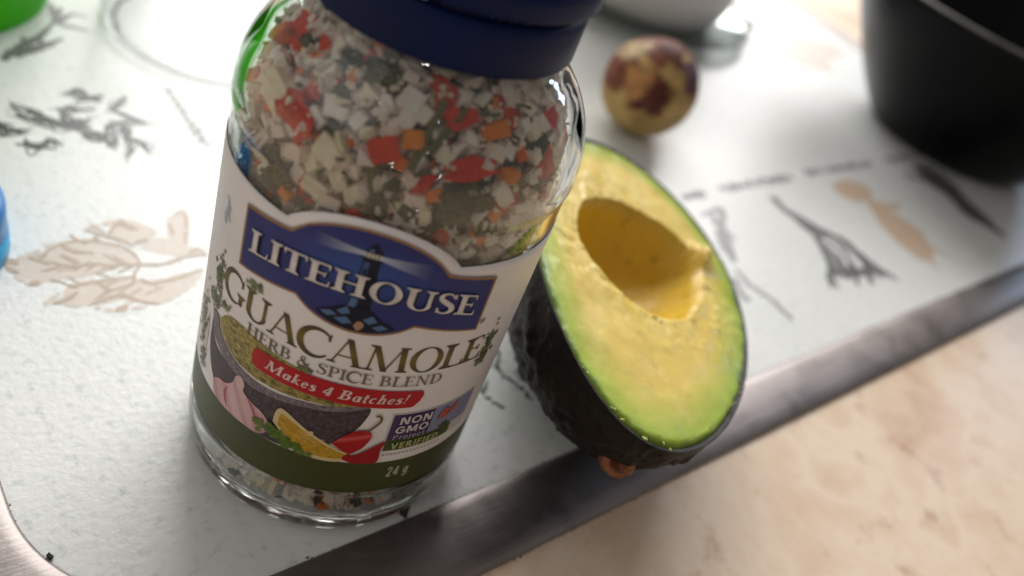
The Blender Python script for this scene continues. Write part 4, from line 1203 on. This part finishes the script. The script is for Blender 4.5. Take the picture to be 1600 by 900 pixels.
# ------------------------------------------------------------------ black bowl
bx, by, rb, rr, H, ex = 370.41, 52.82, 36.46, 82.73, 64.03, 0.75
bowl = empty('mixing_bowl', (bx, by, 0), 'glossy black mixing bowl standing on the white cutting board', 'bowl')
po = [(0, .9), (rb-6, .9), (rb-4, .05), (rb-.5, .05)]+[(rb+(rr-rb)*s**ex, .05+H*s) for s in np.linspace(.02, 1, 30)]
pi_ = [(rr-2.6-(rr-rb)*(1-s**ex)*1.0, H*s+.6) for s in np.linspace(.97, .08, 26)]+[(rb-8, 4.5), (0, 4.2)]
a = NT('black glazed bowl'); n1 = a.noise(60, 3); a.l(a.ramp(n1, 'Fac', [(.3, (0.002, 0.003, 0.003)), (.7, (0.004, 0.005, 0.0048))]), 'Color', a.p, 'Base Color'); a.set(Roughness=.28, Specular_IOR_Level=.1)
v, f = lathe(po+[(rr-.4, H+1.0)], 120, (bx, by)); obj('outer_wall', mesh('outer_wall', v, f, True), a.m, bowl)
v, f = lathe([(rr-2.2, H+.9)]+pi_, 120, (bx, by)); obj('inner_wall', mesh('inner_wall', v, f, True), a.m, bowl)
v, f = lathe([(rr-.3, H+.4), (rr+.1, H+.9), (rr-.4, H+1.5), (rr-1.4, H+1.7), (rr-2.2, H+1.3), (rr-2.3, H+.6)], 120, (bx, by)); obj('rim', mesh('rim', v, f, True), plain('grey bowl rim', (0.075, 0.07, 0.066), .35, .3, 150), bowl)  # rim coloured a lighter grey than the black walls

# ------------------------------------------------------------------ white mug on a clear saucer
sx_, sy_ = 272.0, 200.0
sau = empty('glass_saucer', (sx_, sy_, 0), 'clear glass saucer under the white mug', 'saucer')
v, f = lathe(smooth_prof([(0, .4), (34, .4), (38, .05), (42, .5), (55, 2.2), (64, 4.2), (66.4, 5.4), (66.8, 6.4), (65.8, 6.9), (63.5, 6.0), (54, 4.4), (42, 3.0), (30, 2.8), (0, 2.8)], 3), 120, (sx_, sy_))
me = mesh('dish', v, f, True); bm = bmesh.new(); bm.from_mesh(me); bmesh.ops.remove_doubles(bm, verts=bm.verts, dist=1e-6); bmesh.ops.recalc_face_normals(bm, faces=bm.faces); bm.to_mesh(me); bm.free()
obj('dish', me, glass_mat('green tinted glass', (.80, .88, .84)), sau)
v, f = lathe(smooth_prof([(65.6, 5.2), (67.4, 5.6), (67.8, 6.6), (66.6, 7.3), (65.2, 6.8), (65.2, 5.6)], 3), 120, (sx_, sy_))
obj('saucer_rim', mesh('saucer_rim', v, f, True), plain('dark glass rim', (0.09, 0.10, 0.09), .3), sau)
# small pouring lug on the saucer's edge
la_ = math.atan2(un(1165, 55)[1]-sy_, un(1165, 55)[0]-sx_)
v, f = lathe(smooth_prof([(0, 3.2), (3.5, 3.4), (5, 5), (4.6, 6.8), (2.5, 7.4), (0, 7.5)], 3), 24, (sx_+68*math.cos(la_), sy_+68*math.sin(la_)))
obj('lug', mesh('lug', v, f, True), plain('dark lug', (0.05, 0.055, 0.05), .3), sau)
sy_ -= 4.0
mug = empty('white_mug', (sx_, sy_, 3), 'white ceramic mug standing on the clear glass saucer', 'mug')
CER = plain('white ceramic', (0.70, 0.67, 0.66), .30, .04, 60)
v, f = lathe(smooth_prof([(0, 4.0), (38, 4.0), (40, 3.0), (42.5, 3.4), (46, 6.5), (48.5, 12), (50.5, 25), (52, 60), (53, 92), (52, 94), (50.2, 92), (49, 60), (47.5, 25), (44, 12), (36, 8), (0, 7.5)], 3), 96, (sx_, sy_))
obj('cup', mesh('cup', v, f, True), CER, mug)
hv, hf = [], []
hp_ = catmull([(sx_-48, sy_+20, 0), (sx_-72, sy_+30, 0), (sx_-72, sy_+30, 1), (sx_-48, sy_+20, 1)], 100) if 0 else None
ang = 2.2; cx, sy2 = math.cos(ang), math.sin(ang)
for i in range(25):
    b = -PI/2+PI*i/24; rr_ = 50+26*math.cos(b); zz = 50+28*math.sin(b)
    for j in range(10):
        c = 2*PI*j/10; ra = rr_+4.5*math.cos(c)*math.cos(b); za = zz+4.5*math.cos(c)*math.sin(b); sd_ = 6*math.sin(c)
        hv.append((sx_+ra*cx-sd_*sy2, sy_+ra*sy2+sd_*cx, za))
for i in range(24):
    for j in range(10): hf.append((i*10+j, i*10+(j+1) % 10, i*10+10+(j+1) % 10, i*10+10+j))
obj('handle', mesh('handle', hv, hf, True), CER, mug)

# ------------------------------------------------------------------ clear tub, green cup, blue lid
tub = empty('clear_tub', (42, 152, 0), 'shallow clear plastic tub standing behind the glass jar', 'tub')
v, f = lathe(smooth_prof([(0, .6), (30, .6), (32, .1), (34.5, .4), (35.6, 2), (36.6, 14), (37.2, 24), (38.0, 24.6), (38.0, 25.1), (36.9, 24.9), (36.1, 14), (35.1, 2.4), (33, 1.1), (0, 1.1)], 3), 96, (42, 152))
me = mesh('tub_wall', v, f, True); bm = bmesh.new(); bm.from_mesh(me); bmesh.ops.remove_doubles(bm, verts=bm.verts, dist=1e-6); bmesh.ops.recalc_face_normals(bm, faces=bm.faces); bm.to_mesh(me); bm.free()
obj('tub_wall', me, glass_mat('clear plastic', (.985, .99, .99), 1.09, 0.12), tub)

gc = (-40, 184)
cup = empty('green_cup', (*gc, 0), 'translucent bright green plastic cup at the corner of the cutting board', 'cup')
a = NT('green plastic'); n1 = a.noise(40, 3); a.l(a.ramp(n1, 'Fac', [(.3, (0.10, 0.62, 0.006)), (.7, (0.13, 0.70, 0.010))]), 'Color', a.p, 'Base Color'); a.set(Roughness=.32, Specular_IOR_Level=.3)
tl = a.n('ShaderNodeBsdfTranslucent', Color=(0.20, 0.85, 0.02, 1)); mxs = a.n('ShaderNodeMixShader', Fac=.55)
a.l(a.p, 'BSDF', mxs, 1); a.l(tl, 'BSDF', mxs, 2); a.l(mxs, 'Shader', a.t.nodes['Material Output'], 'Surface')
v, f = lathe(smooth_prof([(0, 1.0), (33, 1.0), (35, .1), (37.5, .5), (39, 3), (41, 30), (43.5, 80), (44.5, 81), (44, 82), (42.3, 80), (39.6, 30), (37.6, 4), (0, 2.6)], 3), 96, gc)
obj('cup_wall', mesh('cup_wall', v, f, True), a.m, cup)
v, f = lathe(smooth_prof([(43.6, 79), (45.2, 80), (45.6, 81.6), (44.2, 82.8), (42.8, 82)], 3), 96, gc)
obj('cup_lip', mesh('cup_lip', v, f, True), a.m, cup)

lc = (-54.6, 67.5)
lid = empty('bottle_lid', (*lc, 0), 'blue plastic screw lid lying beside the printed tan leaf', 'lid')
BLU = plain('blue plastic', (0.004, 0.17, 0.46), .35, .15, 90); BLU2 = plain('light blue plastic', (0.03, 0.36, 0.66), .4, .1, 90)
v, f = lathe([(0, 12.5), (13, 12.5), (15.2, 12.0), (16, 10.8), (16.1, 5.0), (15.6, 4.6)], 72, lc); obj('lid_top', mesh('lid_top', v, f, True), BLU, lid)
v, f = lathe([(15.4, 4.7), (16.3, 4.4), (16.4, .3), (15.9, .05), (14.4, .05), (14.4, 4)], 72, lc, wob=lambda a, j, r, z: .25*math.sin(a*36) if r > 16 else 0); obj('lid_band', mesh('lid_band', v, f, True), BLU2, lid)

# ------------------------------------------------------------------ crumbs and drops
def crumb(name, px, dims, mat, lab, cat, z=0.0):
    P = un(*px, z); v, f = hull_chip(*dims, 16); a = random.random()*3; q = Matrix.Rotation(a, 3, 'Z')
    zl = min(p[2] for p in v)
    return obj(name, mesh(name, [tuple(Vector((P[0], P[1], z-zl+.03))+q @ Vector(p)) for p in v], f), mat, label=lab, cat=cat)
BK = plain('burnt crumb', (0.012, 0.012, 0.012), .7)
crumb('crumb', (78, 871), (1.1, .7, .6), BK, 'tiny black crumb near the rounded corner of the steel rim', 'crumb')
GF = plain('green flake', (0.025, 0.045, 0.02), .6)
crumb('herb_flake', (632, 797), (3.4, 1.7, .7), GF, 'dark green herb flake lying against the foot of the jar', 'herb flake')
crumb('crumb', (480, 872), (.5, .35, .3), plain('brown crumb', (0.10, 0.05, 0.03), .7), 'small brown crumb at the joint of glass and front steel rim', 'crumb')
print('pieces', count)
